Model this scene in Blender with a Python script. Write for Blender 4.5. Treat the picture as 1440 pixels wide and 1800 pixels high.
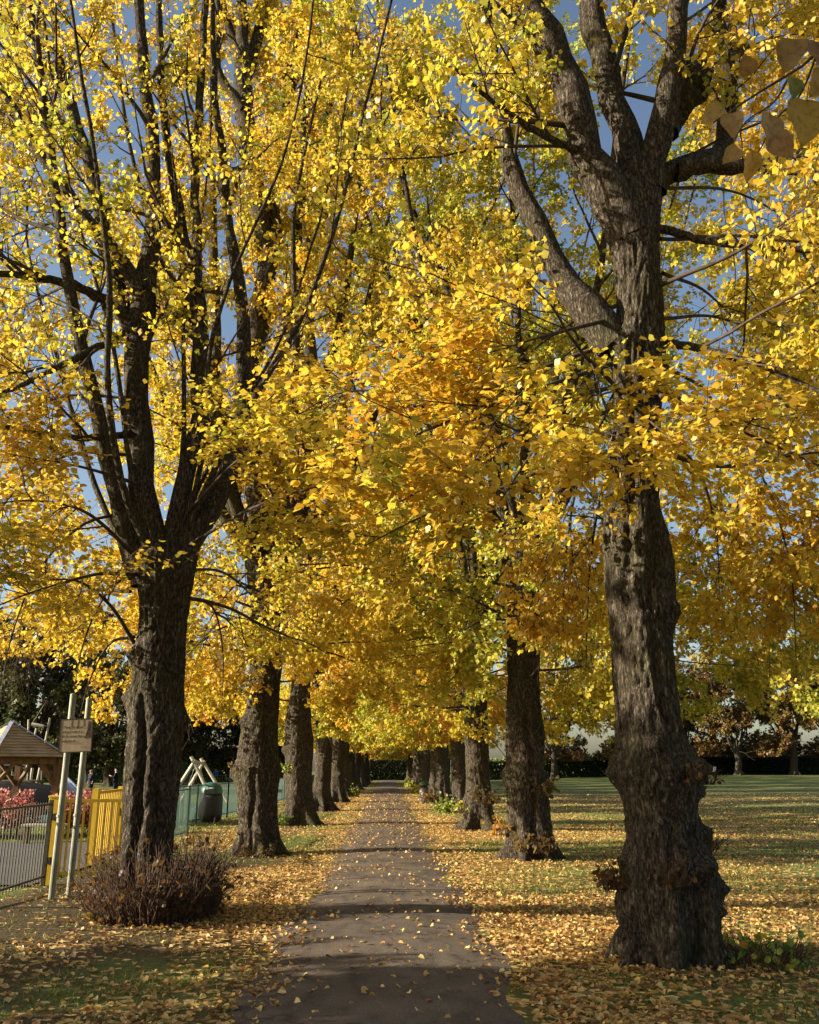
import bpy, bmesh, math, random
import numpy as np
from mathutils import Vector, Matrix

for o in list(bpy.data.objects):
    bpy.data.objects.remove(o, do_unlink=True)
scene = bpy.context.scene
COL = scene.collection
R = math.radians
rng = np.random.default_rng(11)
random.seed(11)

# ------------------------------------------------------------------ camera
W0, H0, FPX = 1440.0, 1800.0, 1551.0
PITCH = math.atan(450.0 / FPX)
YAW = math.atan(38.0 / FPX * math.cos(PITCH))       # the path runs along +Y
CAM = np.array([0.0, 0.0, 1.70])
cam_data = bpy.data.cameras.new('camera')
cam_data.sensor_fit = 'HORIZONTAL'
cam_data.sensor_width = 36.0
cam_data.lens = 36.0 * FPX / W0
cam_data.clip_start = 0.05
cam_data.clip_end = 2000.0
cam = bpy.data.objects.new('camera', cam_data)
COL.objects.link(cam)
cam.location = CAM
cam.rotation_euler = (R(90) + PITCH, 0, -YAW)
scene.camera = cam

# ------------------------------------------------------------------ sky, sun, exposure
SUN_EL, SUN_AZ = R(18.5), R(-95.0)                  # azimuth from +Y towards +X: the sun stands over the playground
world = bpy.data.worlds.new('World')
scene.world = world
world.use_nodes = True
wn = world.node_tree.nodes
wl = world.node_tree.links
wn.clear()
sky = wn.new('ShaderNodeTexSky')
sky.sky_type = 'NISHITA'
sky.sun_disc = False
sky.sun_elevation = SUN_EL
sky.sun_rotation = SUN_AZ
sky.air_density = 1.0
sky.dust_density = 2.2
bg = wn.new('ShaderNodeBackground')
bg.inputs['Strength'].default_value = 0.066
wo = wn.new('ShaderNodeOutputWorld')
wl.new(sky.outputs[0], bg.inputs[0])
wl.new(bg.outputs[0], wo.inputs[0])
sd = bpy.data.lights.new('sun', 'SUN')
sd.energy = 5.0
sd.angle = R(0.5)
sd.color = (1.0, 0.90, 0.74)
sun = bpy.data.objects.new('sun', sd)
COL.objects.link(sun)
to_sun = Vector((math.sin(SUN_AZ) * math.cos(SUN_EL), math.cos(SUN_AZ) * math.cos(SUN_EL), math.sin(SUN_EL)))
sun.rotation_euler = to_sun.to_track_quat('Z', 'Y').to_euler()
sun.location = (-30, 0, 30)
scene.view_settings.view_transform = 'Standard'
scene.view_settings.look = 'None'
scene.view_settings.exposure = 1.55
scene.view_settings.gamma = 1.0
scene.view_settings.use_curve_mapping = False
scene.render.engine = 'CYCLES'
scene.cycles.use_denoising = True
scene.cycles.max_bounces = 6
scene.cycles.diffuse_bounces = 2
scene.cycles.glossy_bounces = 2
scene.cycles.transmission_bounces = 4
scene.cycles.transparent_max_bounces = 4

# ------------------------------------------------------------------ helpers: pixels to places
cp, sp, cy_, sy_ = math.cos(PITCH), math.sin(PITCH), math.cos(YAW), math.sin(YAW)
FWD = np.array([sy_ * cp, cy_ * cp, sp])
RGT = np.array([cy_, -sy_, 0.0])
UPV = np.array([-sy_ * sp, -cy_ * sp, cp])


def ray(x, y):
    return FWD + RGT * ((x - 720.0) / FPX) + UPV * ((900.0 - y) / FPX)


def at(x, y, Y):
    d = ray(x, y)
    return CAM + d * (Y / d[1])


def onground(x, y, z=0.0):
    d = ray(x, y)
    return CAM + d * ((z - CAM[2]) / d[2])


# ------------------------------------------------------------------ helpers: noise
def _hash(ix, iy, iz, seed):
    h = (ix.astype(np.int64) * 374761393 + iy.astype(np.int64) * 668265263 + iz.astype(np.int64) * 2147483647 + seed * 974634211) & 0xFFFFFFFF
    h = ((h ^ (h >> 13)) * 1274126177) & 0xFFFFFFFF
    h = (h ^ (h >> 16)) & 0xFFFFFFFF
    return h / 4294967295.0


def vnoise(p, seed=0):
    """value noise in 0..1 at points p (N,3)"""
    p = np.asarray(p, float)
    i = np.floor(p).astype(np.int64)
    f = p - i
    f = f * f * (3 - 2 * f)
    out = 0
    for dx in (0, 1):
        wx = f[:, 0] if dx else 1 - f[:, 0]
        for dy in (0, 1):
            wy = f[:, 1] if dy else 1 - f[:, 1]
            for dz in (0, 1):
                wz = f[:, 2] if dz else 1 - f[:, 2]
                out = out + wx * wy * wz * _hash(i[:, 0] + dx, i[:, 1] + dy, i[:, 2] + dz, seed)
    return out


def fbm(p, seed=0, oct=3):
    p = np.asarray(p, float)
    a, s, t = 1.0, 0.0, 0.0
    for k in range(oct):
        s = s + a * vnoise(p * (2.03 ** k), seed + k * 7)
        t += a
        a *= 0.5
    return s / t


def smooth(a, b, x):
    t = np.clip((x - a) / (b - a), 0, 1)
    return t * t * (3 - 2 * t)


def gz(x, y):
    """height of the ground"""
    x = np.asarray(x, float)
    y = np.asarray(y, float)
    z = 0.75 * smooth(12, 45, x) * smooth(45, 125, y)
    amp = smooth(1.0, 2.2, np.abs(x))
    n = fbm(np.stack([x.ravel() * 0.45, y.ravel() * 0.45, 0 * x.ravel()], 1), 5, 2).reshape(x.shape) - 0.5
    return z + amp * n * 0.10 * (1 - smooth(60, 110, y))


# ------------------------------------------------------------------ helpers: meshes and objects
def mesh_np(name, verts, faces, mat=None, smooth_shade=False, cols=None):
    """faces: (F,k) array; cols: (F,3) face colours"""
    me = bpy.data.meshes.new(name)
    verts = np.ascontiguousarray(verts, np.float32)
    if not isinstance(faces, list):
        faces = [faces]
    faces = [np.asarray(f, np.int32) for f in faces if len(f)]
    nl = sum(f.size for f in faces)
    nf = sum(len(f) for f in faces)
    me.vertices.add(len(verts))
    me.vertices.foreach_set('co', verts.ravel())
    me.loops.add(nl)
    me.loops.foreach_set('vertex_index', np.concatenate([f.ravel() for f in faces]))
    me.polygons.add(nf)
    tot = np.concatenate([np.full(len(f), f.shape[1], np.int32) for f in faces])
    st = np.concatenate([[0], np.cumsum(tot)[:-1]]).astype(np.int32)
    me.polygons.foreach_set('loop_start', st)
    me.polygons.foreach_set('loop_total', tot)
    if smooth_shade:
        me.polygons.foreach_set('use_smooth', np.ones(nf, bool))
    if cols is not None:
        ca = me.attributes.new('Col', 'FLOAT_COLOR', 'FACE')
        c4 = np.ones((nf, 4), np.float32)
        c4[:, :3] = cols
        ca.data.foreach_set('color', c4.ravel())
    me.update(calc_edges=True)
    if mat:
        me.materials.append(mat)
    return me


def link(name, me, parent=None, loc=None):
    o = bpy.data.objects.new(name, me)
    COL.objects.link(o)
    if parent is not None:
        o.parent = parent
    if loc is not None:
        o.location = loc
    return o


def tag(o, label=None, cat=None, group=None, kind=None):
    if label:
        o['label'] = label
    if cat:
        o['category'] = cat
    if group:
        o['group'] = group
    if kind:
        o['kind'] = kind
    return o


def empty(name, loc, rz=0.0):
    o = bpy.data.objects.new(name, None)
    o.empty_display_size = 0.2
    COL.objects.link(o)
    o.location = [float(v) for v in loc]
    o.rotation_euler = (0, 0, rz)
    return o


class MB:
    """collects simple solids into one mesh"""

    def __init__(s):
        s.v, s.f = [], []

    def add(s, vs, fs):
        n = len(s.v)
        s.v += [tuple(float(c) for c in v) for v in vs]
        s.f += [tuple(i + n for i in f) for f in fs]
        return s

    def box(s, c, size, rot=None):
        hx, hy, hz = size[0] / 2, size[1] / 2, size[2] / 2
        vs = [Vector((x, y, z)) for x in (-hx, hx) for y in (-hy, hy) for z in (-hz, hz)]
        if rot is not None:
            vs = [rot @ v for v in vs]
        c = Vector([float(q) for q in c])
        vs = [v + c for v in vs]
        return s.add(vs, [(0, 1, 3, 2), (4, 6, 7, 5), (0, 4, 5, 1), (2, 3, 7, 6), (0, 2, 6, 4), (1, 5, 7, 3)])

    def bar(s, a, b, w, h=None, up=(0, 0, 1)):
        """rectangular bar from a to b"""
        a, b = Vector([float(q) for q in a]), Vector([float(q) for q in b])
        h = h or w
        t = (b - a).normalized()
        u = Vector(up)
        if abs(t.dot(u)) > 0.95:
            u = Vector((0, 1, 0))
        x = t.cross(u).normalized()
        y = x.cross(t)
        vs = []
        for p in (a, b):
            for i, j in ((-1, -1), (1, -1), (1, 1), (-1, 1)):
                vs.append(p + x * (i * w / 2) + y * (j * h / 2))
        return s.add(vs, [(0, 1, 2, 3), (7, 6, 5, 4), (0, 4, 5, 1), (1, 5, 6, 2), (2, 6, 7, 3), (3, 7, 4, 0)])

    def rod(s, pts, rad, n=8):
        pts = [Vector([float(q) for q in p]) for p in pts]
        if not hasattr(rad, '__len__'):
            rad = [rad] * len(pts)
        vs, fs = [], []
        for i, p in enumerate(pts):
            t = (pts[min(i + 1, len(pts) - 1)] - pts[max(i - 1, 0)]).normalized()
            u = Vector((0, 0, 1)) if abs(t.z) < 0.9 else Vector((1, 0, 0))
            x = t.cross(u).normalized()
            y = x.cross(t)
            for k in range(n):
                a = 2 * math.pi * k / n
                vs.append(p + (x * math.cos(a) + y * math.sin(a)) * rad[i])
        for i in range(len(pts) - 1):
            for k in range(n):
                a, b = i * n + k, i * n + (k + 1) % n
                fs.append((a, b, b + n, a + n))
        fs.append(tuple(range(n))[::-1])
        fs.append(tuple(range((len(pts) - 1) * n, len(pts) * n)))
        return s.add(vs, fs)

    def lathe(s, prof, n=20, c=(0, 0, 0)):
        vs, fs = [], []
        for r, z in prof:
            for k in range(n):
                a = 2 * math.pi * k / n
                vs.append((c[0] + r * math.cos(a), c[1] + r * math.sin(a), c[2] + z))
        for i in range(len(prof) - 1):
            for k in range(n):
                a, b = i * n + k, i * n + (k + 1) % n
                fs.append((a, b, b + n, a + n))
        fs.append(tuple(range(n))[::-1])
        fs.append(tuple(range((len(prof) - 1) * n, len(prof) * n)))
        return s.add(vs, fs)

    def build(s, name, mat, parent=None, loc=None, smooth_shade=False, bevel=0.0):
        me = bpy.data.meshes.new(name)
        me.from_pydata(s.v, [], s.f)
        if smooth_shade:
            me.polygons.foreach_set('use_smooth', np.ones(len(me.polygons), bool))
        me.materials.append(mat)
        me.update()
        o = link(name, me, parent, loc)
        if bevel:
            m = o.modifiers.new('bevel', 'BEVEL')
            m.width = bevel
            m.segments = 2
            m.limit_method = 'ANGLE'
        return o


# ------------------------------------------------------------------ materials
def new_mat(name):
    m = bpy.data.materials.new(name)
    m.use_nodes = True
    nt = m.node_tree
    nt.nodes.clear()
    out = nt.nodes.new('ShaderNodeOutputMaterial')
    return m, nt, out


def N(nt, kind, **kw):
    n = nt.nodes.new(kind)
    for k, v in kw.items():
        if k in n.inputs:
            n.inputs[k].default_value = v
        else:
            setattr(n, k, v)
    return n


def ramp(nt, fac, stops):
    r = nt.nodes.new('ShaderNodeValToRGB')
    e = r.color_ramp.elements
    while len(e) < len(stops):
        e.new(0.5)
    for i, (p, c) in enumerate(stops):
        e[i].position = p
        e[i].color = (*c, 1) if len(c) == 3 else c
    nt.links.new(fac, r.inputs[0])
    return r.outputs[0]


def mixc(nt, fac, a, b, blend='MIX'):
    m = nt.nodes.new('ShaderNodeMix')
    m.data_type = 'RGBA'
    m.blend_type = blend
    for sock, v in ((m.inputs[0], fac), (m.inputs[6], a), (m.inputs[7], b)):
        if hasattr(v, 'links'):
            nt.links.new(v, sock)
        elif hasattr(v, '__len__'):
            sock.default_value = (*v, 1) if len(v) == 3 else v
        else:
            sock.default_value = v
    return m.outputs[2]


def coords(nt, scale=(1, 1, 1), world_space=False):
    if world_space:
        g = nt.nodes.new('ShaderNodeNewGeometry').outputs['Position']
    else:
        g = nt.nodes.new('ShaderNodeTexCoord').outputs['Object']
    mp = nt.nodes.new('ShaderNodeMapping')
    mp.inputs['Scale'].default_value = scale
    nt.links.new(g, mp.inputs[0])
    return mp.outputs[0]


def noise(nt, co, scale, detail=4, rough=0.55):
    n = N(nt, 'ShaderNodeTexNoise', Scale=scale, Detail=detail, Roughness=rough)
    nt.links.new(co, n.inputs['Vector'])
    return n.outputs['Fac']


def principled(nt, out, color, rough=0.7, spec=0.3, metal=0.0, bump=None, bump_strength=0.5, bump_dist=0.02):
    p = nt.nodes.new('ShaderNodeBsdfPrincipled')
    p.inputs['Roughness'].default_value = rough
    p.inputs['Specular IOR Level'].default_value = spec
    p.inputs['Metallic'].default_value = metal
    if hasattr(color, 'links'):
        nt.links.new(color, p.inputs['Base Color'])
    else:
        p.inputs['Base Color'].default_value = (*color, 1)
    if bump is not None:
        b = N(nt, 'ShaderNodeBump', Strength=bump_strength, Distance=bump_dist)
        nt.links.new(bump, b.inputs['Height'])
        nt.links.new(b.outputs[0], p.inputs['Normal'])
    if out is not None:
        nt.links.new(p.outputs[0], out.inputs[0])
    return p


def simple_mat(name, c1, c2, scale=6, rough=0.6, spec=0.3, metal=0.0, stretch=(1, 1, 1), bump=0.15, dist=0.01):
    m, nt, out = new_mat(name)
    co = coords(nt, stretch)
    f = noise(nt, co, scale, 5, 0.6)
    c = ramp(nt, f, [(0.3, c1), (0.72, c2)])
    principled(nt, out, c, rough, spec, metal, f, bump, dist)
    return m


def bark_mat():
    m, nt, out = new_mat('bark')
    big = noise(nt, coords(nt, (1, 1, 1)), 1.3, 4)
    plates = noise(nt, coords(nt, (1, 1, 0.23)), 21, 5, 0.6)
    fiss = ramp(nt, plates, [(0.36, (1, 1, 1)), (0.485, (0, 0, 0)), (0.515, (0, 0, 0)), (0.63, (1, 1, 1))])
    ridg = noise(nt, coords(nt, (1, 1, 0.42)), 40, 5, 0.7)
    fine = noise(nt, coords(nt, (1, 1, 0.6)), 120, 3, 0.6)
    c = ramp(nt, ridg, [(0.35, (0.032, 0.024, 0.017)), (0.5, (0.105, 0.084, 0.060)), (0.66, (0.27, 0.228, 0.168))])
    c = mixc(nt, ramp(nt, big, [(0.46, (0, 0, 0)), (0.70, (0.6, 0.6, 0.6))]), c, (0.12, 0.115, 0.05))
    c = mixc(nt, 0.45, c, ramp(nt, fine, [(0.3, (0.5, 0.5, 0.5)), (0.7, (1.0, 1.0, 1.0))]), 'MULTIPLY')
    c = mixc(nt, 0.72, c, ramp(nt, fiss, [(0.0, (0.22, 0.19, 0.17)), (0.8, (1, 1, 1))]), 'MULTIPLY')
    h = mixc(nt, 0.45, mixc(nt, 0.3, ridg, fine), fiss)
    principled(nt, out, c, 0.92, 0.08, 0, h, 1.0, 0.045)
    return m


def twig_mat():
    m, nt, out = new_mat('twig_bark')
    f = noise(nt, coords(nt), 9, 3)
    c = ramp(nt, f, [(0.3, (0.030, 0.021, 0.015)), (0.7, (0.085, 0.063, 0.044))])
    principled(nt, out, c, 0.85, 0.15)
    return m


def leaf_mat(name, trans=0.5, rough=0.45, spec=0.38, boost=1.25, veins=False):
    m, nt, out = new_mat(name)
    a = N(nt, 'ShaderNodeAttribute', attribute_name='Col')
    col = a.outputs['Color']
    if veins:
        f = noise(nt, coords(nt), 55, 4, 0.65)
        col = mixc(nt, 0.8, col, ramp(nt, f, [(0.32, (0.45, 0.36, 0.26)), (0.52, (1, 1, 1))]), 'MULTIPLY')
    p = principled(nt, None, col, rough, spec)
    t = nt.nodes.new('ShaderNodeBsdfTranslucent')
    hsv = N(nt, 'ShaderNodeHueSaturation', Saturation=1.03, Value=boost)
    nt.links.new(col, hsv.inputs['Color'])
    nt.links.new(hsv.outputs[0], t.inputs[0])
    mx = nt.nodes.new('ShaderNodeMixShader')
    mx.inputs[0].default_value = trans
    nt.links.new(p.outputs[0], mx.inputs[1])
    nt.links.new(t.outputs[0], mx.inputs[2])
    nt.links.new(mx.outputs[0], out.inputs[0])
    return m


M = {}
M['bark'] = bark_mat()
M['twig'] = twig_mat()
M['leaf'] = leaf_mat('lime_leaf')
M['litter'] = leaf_mat('fallen_leaf', 0.18, 0.5, 0.35, 1.1)
M['near_leaf'] = leaf_mat('near_lime_leaf', 0.45, 0.5, 0.3, 1.2, veins=True)
M['evergreen'] = leaf_mat('dark_foliage', 0.25, 0.5, 0.3, 1.2)
M['grass'] = leaf_mat('grass_blade', 0.35, 0.5, 0.3, 1.3)
M['shoot'] = simple_mat('cut_shoot_bark', (0.030, 0.018, 0.011), (0.15, 0.088, 0.052), 14, 0.7, 0.25)
M['steel_green'] = simple_mat('green_paint', (0.012, 0.05, 0.032), (0.022, 0.085, 0.055), 8, 0.45, 0.45)
M['steel_dark'] = simple_mat('dark_railing_paint', (0.035, 0.035, 0.022), (0.075, 0.065, 0.04), 12, 0.5, 0.4)
M['yellow'] = simple_mat('yellow_paint', (0.62, 0.38, 0.02), (0.78, 0.52, 0.04), 7, 0.45, 0.45)
M['galv'] = simple_mat('galvanised_pole', (0.13, 0.14, 0.095), (0.30, 0.30, 0.23), 9, 0.5, 0.4, 0.25, (1, 1, 0.4))
M['board'] = simple_mat('weathered_board', (0.24, 0.18, 0.11), (0.40, 0.31, 0.20), 7, 0.65, 0.3, 0, (1, 1, 0.4))
M['ink'] = simple_mat('brown_ink', (0.045, 0.025, 0.012), (0.09, 0.05, 0.025), 30, 0.7, 0.2)
M['faint_ink'] = simple_mat('faded_ink', (0.17, 0.12, 0.07), (0.23, 0.17, 0.10), 30, 0.7, 0.2)
M['frame_dark'] = simple_mat('dark_edge', (0.03, 0.02, 0.012), (0.06, 0.045, 0.03), 9, 0.6, 0.3)
M['timber'] = simple_mat('brown_timber', (0.10, 0.055, 0.026), (0.24, 0.14, 0.07), 9, 0.7, 0.25, 0, (1, 1, 0.15))
M['roof_wood'] = simple_mat('roof_board_wood', (0.26, 0.20, 0.11), (0.48, 0.38, 0.23), 5, 0.7, 0.3, 0, (0.4, 0.4, 3))
M['lead'] = simple_mat('lead_flashing', (0.30, 0.32, 0.38), (0.46, 0.48, 0.54), 6, 0.45, 0.4, 0.2)
M['pale_wood'] = simple_mat('pale_timber', (0.34, 0.30, 0.22), (0.58, 0.52, 0.40), 7, 0.7, 0.25, 0, (1, 1, 0.3))
M['rubber'] = simple_mat('dark_rubber', (0.008, 0.008, 0.009), (0.022, 0.022, 0.023), 20, 0.9, 0.05)
M['slide'] = simple_mat('slide_steel', (0.10, 0.12, 0.16), (0.20, 0.22, 0.27), 4, 0.35, 0.5, 0.4)
M['bin_body'] = simple_mat('bin_steel', (0.12, 0.12, 0.11), (0.24, 0.23, 0.21), 6, 0.4, 0.5, 0.5)
M['bin_dark'] = simple_mat('bin_dark_plastic', (0.012, 0.014, 0.013), (0.03, 0.033, 0.03), 9, 0.5, 0.4)
M['bin_green'] = simple_mat('bin_green_plastic', (0.014, 0.075, 0.045), (0.025, 0.12, 0.075), 7, 0.4, 0.5)
M['white'] = simple_mat('white_paint', (0.62, 0.62, 0.60), (0.8, 0.8, 0.78), 7, 0.5, 0.4)
M['rope'] = simple_mat('rope', (0.22, 0.19, 0.12), (0.38, 0.33, 0.22), 20, 0.8, 0.2)
M['hedge_core'] = simple_mat('hedge_core', (0.008, 0.012, 0.005), (0.02, 0.028, 0.010), 3, 0.9, 0.1)


def asphalt_mat():
    m, nt, out = new_mat('asphalt_path')
    co = coords(nt, (1, 1, 1), True)
    g = noise(nt, co, 150, 2, 0.6)
    v = N(nt, 'ShaderNodeTexVoronoi', Scale=75.0)
    nt.links.new(co, v.inputs['Vector'])
    big = noise(nt, co, 1.1, 5, 0.6)
    c = ramp(nt, g, [(0.35, (0.066, 0.055, 0.043)), (0.6, (0.160, 0.134, 0.104)), (0.75, (0.28, 0.24, 0.19))])
    c = mixc(nt, 0.75, c, ramp(nt, big, [(0.32, (0.55, 0.50, 0.46)), (0.68, (1.15, 1.06, 1.0))]), 'MULTIPLY')
    crumb = noise(nt, co, 24, 3, 0.7)
    c = mixc(nt, ramp(nt, crumb, [(0.63, (0, 0, 0)), (0.72, (0.5, 0.5, 0.5))]), c, (0.20, 0.12, 0.05))
    stain = noise(nt, coords(nt, (1, 0.45, 1), True), 3.2, 5, 0.65)
    c = mixc(nt, 0.8, c, ramp(nt, stain, [(0.36, (0.50, 0.46, 0.42)), (0.5, (1, 1, 1)), (0.68, (1.22, 1.12, 1.0))]), 'MULTIPLY')
    v2 = N(nt, 'ShaderNodeTexVoronoi', Scale=0.55, feature='DISTANCE_TO_EDGE')
    wrp = nt.nodes.new('ShaderNodeVectorMath'); wrp.operation = 'MULTIPLY_ADD'
    wn_ = N(nt, 'ShaderNodeTexNoise', Scale=2.0, Detail=5.0); nt.links.new(co, wn_.inputs['Vector'])
    nt.links.new(wn_.outputs['Color'], wrp.inputs[0]); wrp.inputs[1].default_value = (0.9, 0.9, 0); nt.links.new(co, wrp.inputs[2])
    nt.links.new(wrp.outputs[0], v2.inputs['Vector'])
    crack = ramp(nt, v2.outputs['Distance'], [(0.0, (0.25, 0.22, 0.2)), (0.012, (1, 1, 1))])
    c = mixc(nt, 0.7, c, crack, 'MULTIPLY')
    h = mixc(nt, 0.5, g, v.outputs['Distance'])
    principled(nt, out, c, 0.85, 0.25, 0, h, 0.7, 0.012)
    return m


def ground_mat():
    """grass, bare earth and leaf crumbs, mixed by where each lies"""
    m, nt, out = new_mat('park_ground')
    co = coords(nt, (1, 1, 1), True)
    big = noise(nt, co, 0.35, 5, 0.6)
    mid = noise(nt, co, 2.6, 5, 0.62)
    fine = noise(nt, co, 38, 4, 0.65)
    grass = ramp(nt, fine, [(0.3, (0.045, 0.060, 0.014)), (0.55, (0.125, 0.145, 0.035)), (0.75, (0.24, 0.235, 0.075))])
    grass = mixc(nt, 0.5, grass, ramp(nt, big, [(0.3, (0.6, 0.75, 0.6)), (0.7, (1.2, 1.1, 0.8))]), 'MULTIPLY')
    earth = ramp(nt, fine, [(0.3, (0.030, 0.018, 0.010)), (0.7, (0.105, 0.062, 0.034))])
    v = N(nt, 'ShaderNodeTexVoronoi', Scale=17.0)
    v.inputs['Randomness'].default_value = 1.0
    nt.links.new(co, v.inputs['Vector'])
    sep = nt.nodes.new('ShaderNodeSeparateColor')
    nt.links.new(v.outputs['Color'], sep.inputs[0])
    leafc = ramp(nt, sep.outputs[0], [(0.0, (0.18, 0.09, 0.035)), (0.3, (0.40, 0.22, 0.07)), (0.6, (0.57, 0.37, 0.11)), (0.85, (0.66, 0.50, 0.20))])
    at_ = N(nt, 'ShaderNodeAttribute', attribute_name='Col')
    s2 = nt.nodes.new('ShaderNodeSeparateColor')
    nt.links.new(at_.outputs['Color'], s2.inputs[0])
    c = mixc(nt, s2.outputs[1], grass, earth)
    # litter where a per-cell random value is under the local cover
    lm = nt.nodes.new('ShaderNodeMath'); lm.operation = 'MULTIPLY_ADD'
    nt.links.new(mid, lm.inputs[0]); lm.inputs[1].default_value = 0.9; lm.inputs[2].default_value = -0.45
    lm2 = nt.nodes.new('ShaderNodeMath'); lm2.operation = 'ADD'
    nt.links.new(lm.outputs[0], lm2.inputs[0]); nt.links.new(s2.outputs[0], lm2.inputs[1])
    gt = nt.nodes.new('ShaderNodeMath'); gt.operation = 'GREATER_THAN'
    nt.links.new(lm2.outputs[0], gt.inputs[0]); nt.links.new(sep.outputs[1], gt.inputs[1])
    c = mixc(nt, gt.outputs[0], c, leafc)
    h = mixc(nt, 0.4, fine, v.outputs['Distance'])
    principled(nt, out, c, 0.9, 0.15, 0, h, 0.8, 0.03)
    return m


M['asphalt'] = asphalt_mat()
M['ground'] = ground_mat()
M['play_tarmac'] = simple_mat('playground_tarmac', (0.045, 0.045, 0.045), (0.105, 0.10, 0.095), 30, 0.85, 0.2)
M['play_green'] = simple_mat('green_safety_surface', (0.03, 0.075, 0.065), (0.05, 0.11, 0.095), 25, 0.8, 0.2)

# ------------------------------------------------------------------ the ground
def axis(a, b, c, d, fine, coarse):
    """coordinates that are fine between b and c"""
    return np.concatenate([np.arange(a, b, coarse), np.arange(b, c, fine), np.arange(c, d + 1e-6, coarse)])


gx = axis(-300, -12, 16, 300, 0.35, 8)
gy = axis(-60, 2, 60, 420, 0.35, 6)
GX, GY = np.meshgrid(gx, gy)


def cover(x, y):
    """share of the ground under fallen leaves, and share of bare earth"""
    ax = np.abs(x)
    n = fbm(np.stack([x * 0.5, y * 0.5, 0 * x], 1), 21, 3)
    n2 = fbm(np.stack([x * 0.16, y * 0.16, 0 * x], 1), 31, 2)
    edge = np.exp(-((ax - 1.5) / 0.9) ** 2)
    right = smooth(0.8, 1.6, x) * (1 - 0.6 * smooth(14, 45, x))
    left = smooth(0.8, 1.6, -x) * (1 - smooth(5.4, 6.4, -x))
    lit = right * (0.42 + 1.1 * (n - 0.5)) * (1 - 0.35 * smooth(24, 40, y)) + left * (0.20 + 1.3 * (n - 0.5)) + 0.35 * edge
    lit = lit + 0.35 * (n2 - 0.5) * right
    lit = lit * (1 - 0.8 * smooth(50, 85, y)) * (1 - 0.7 * smooth(6.0, 9.0, -x))
    lit = np.clip(lit, 0.015, 0.85)
    earth = np.exp(-((ax - 2.7) / 1.5) ** 2) * smooth(0.40, 0.56, n + 0.08 * (x < 0)) * 0.9
    earth = np.maximum(earth, smooth(0.9, 1.2, ax) * (1 - smooth(1.25, 1.7, ax)) * 0.8)
    earth = np.maximum(earth, (x < -1) * (x > -5.2) * (1 - smooth(17, 21, y)) * smooth(8.6, 9.6, y) * 0.85)
    return lit, np.clip(earth, 0, 1)


gv = np.stack([GX.ravel(), GY.ravel(), gz(GX, GY).ravel()], 1)
nx, ny = len(gx), len(gy)
ii = (np.arange(ny - 1)[:, None] * nx + np.arange(nx - 1)[None, :]).ravel()
gf = np.stack([ii, ii + 1, ii + nx + 1, ii + nx], 1)
me = mesh_np('ground', gv, gf, M['ground'], True)
lit, earth = cover(gv[:, 0], gv[:, 1])
ca = me.attributes.new('Col', 'FLOAT_COLOR', 'POINT')
c4 = np.zeros((len(gv), 4), np.float32); c4[:, 0] = lit; c4[:, 1] = earth; c4[:, 3] = 1
ca.data.foreach_set('color', c4.ravel())
ground = tag(link('ground', me), kind='structure', label='park lawn strewn with fallen leaves')


def strip(name, y0, y1, half, z, mat, wob, seed, xc=0.0, camber=0.03, step=0.25):
    ys = np.arange(y0, y1 + step, step)
    cols = np.linspace(-1, 1, 9)
    nL = (fbm(np.stack([ys * 0.8, 0 * ys, 0 * ys], 1), seed, 3) - 0.5) * wob
    nR = (fbm(np.stack([ys * 0.8, 0 * ys + 9, 0 * ys], 1), seed + 3, 3) - 0.5) * wob
    vs = []
    for k, yv in enumerate(ys):
        for c in cols:
            hw = half + (nL[k] if c < 0 else nR[k])
            xx = xc + c * hw
            vs.append((xx, yv, float(z + camber * (1 - c * c)) - (0.012 if abs(c) == 1 else 0)))
    vs = np.array(vs)
    nc = len(cols)
    ii = (np.arange(len(ys) - 1)[:, None] * nc + np.arange(nc - 1)[None, :]).ravel()
    me = mesh_np(name, vs, np.stack([ii, ii + 1, ii + nc + 1, ii + nc], 1), mat, True)
    return tag(link(name, me), kind='structure')


path = strip('path', -12, 131, 1.03, 0.012, M['asphalt'], 0.55, 3)
path['label'] = 'straight asphalt path between the two rows of limes'


def patch(name, x0, x1, y0, y1, z, mat, label):
    """an irregular sheet that follows the ground"""
    xs, ys = np.linspace(x0, x1, 24), np.linspace(y0, y1, 40)
    X, Y = np.meshgrid(xs, ys)
    wob = (fbm(np.stack([X.ravel() * .5, Y.ravel() * .5, 0 * X.ravel()], 1), 77, 2).reshape(X.shape) - .5) * 0.8
    X2 = X + wob * (X < x0 + 0.5)
    Z = gz(X2, Y) + z
    v = np.stack([X2.ravel(), Y.ravel(), Z.ravel()], 1)
    n = len(xs)
    ii = (np.arange(len(ys) - 1)[:, None] * n + np.arange(n - 1)[None, :]).ravel()
    return tag(link(name, mesh_np(name, v, np.stack([ii, ii + 1, ii + n + 1, ii + n], 1), mat, True)), kind='structure', label=label)


patch('playground_path', -9.5, -5.3, 14.2, 22.5, 0.03, M['play_tarmac'], 'grey tarmac inside the playground gate')
patch('safety_surface', -22, -6.4, 30, 47, 0.03, M['play_green'], 'green safety surface under the basket swing')

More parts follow.
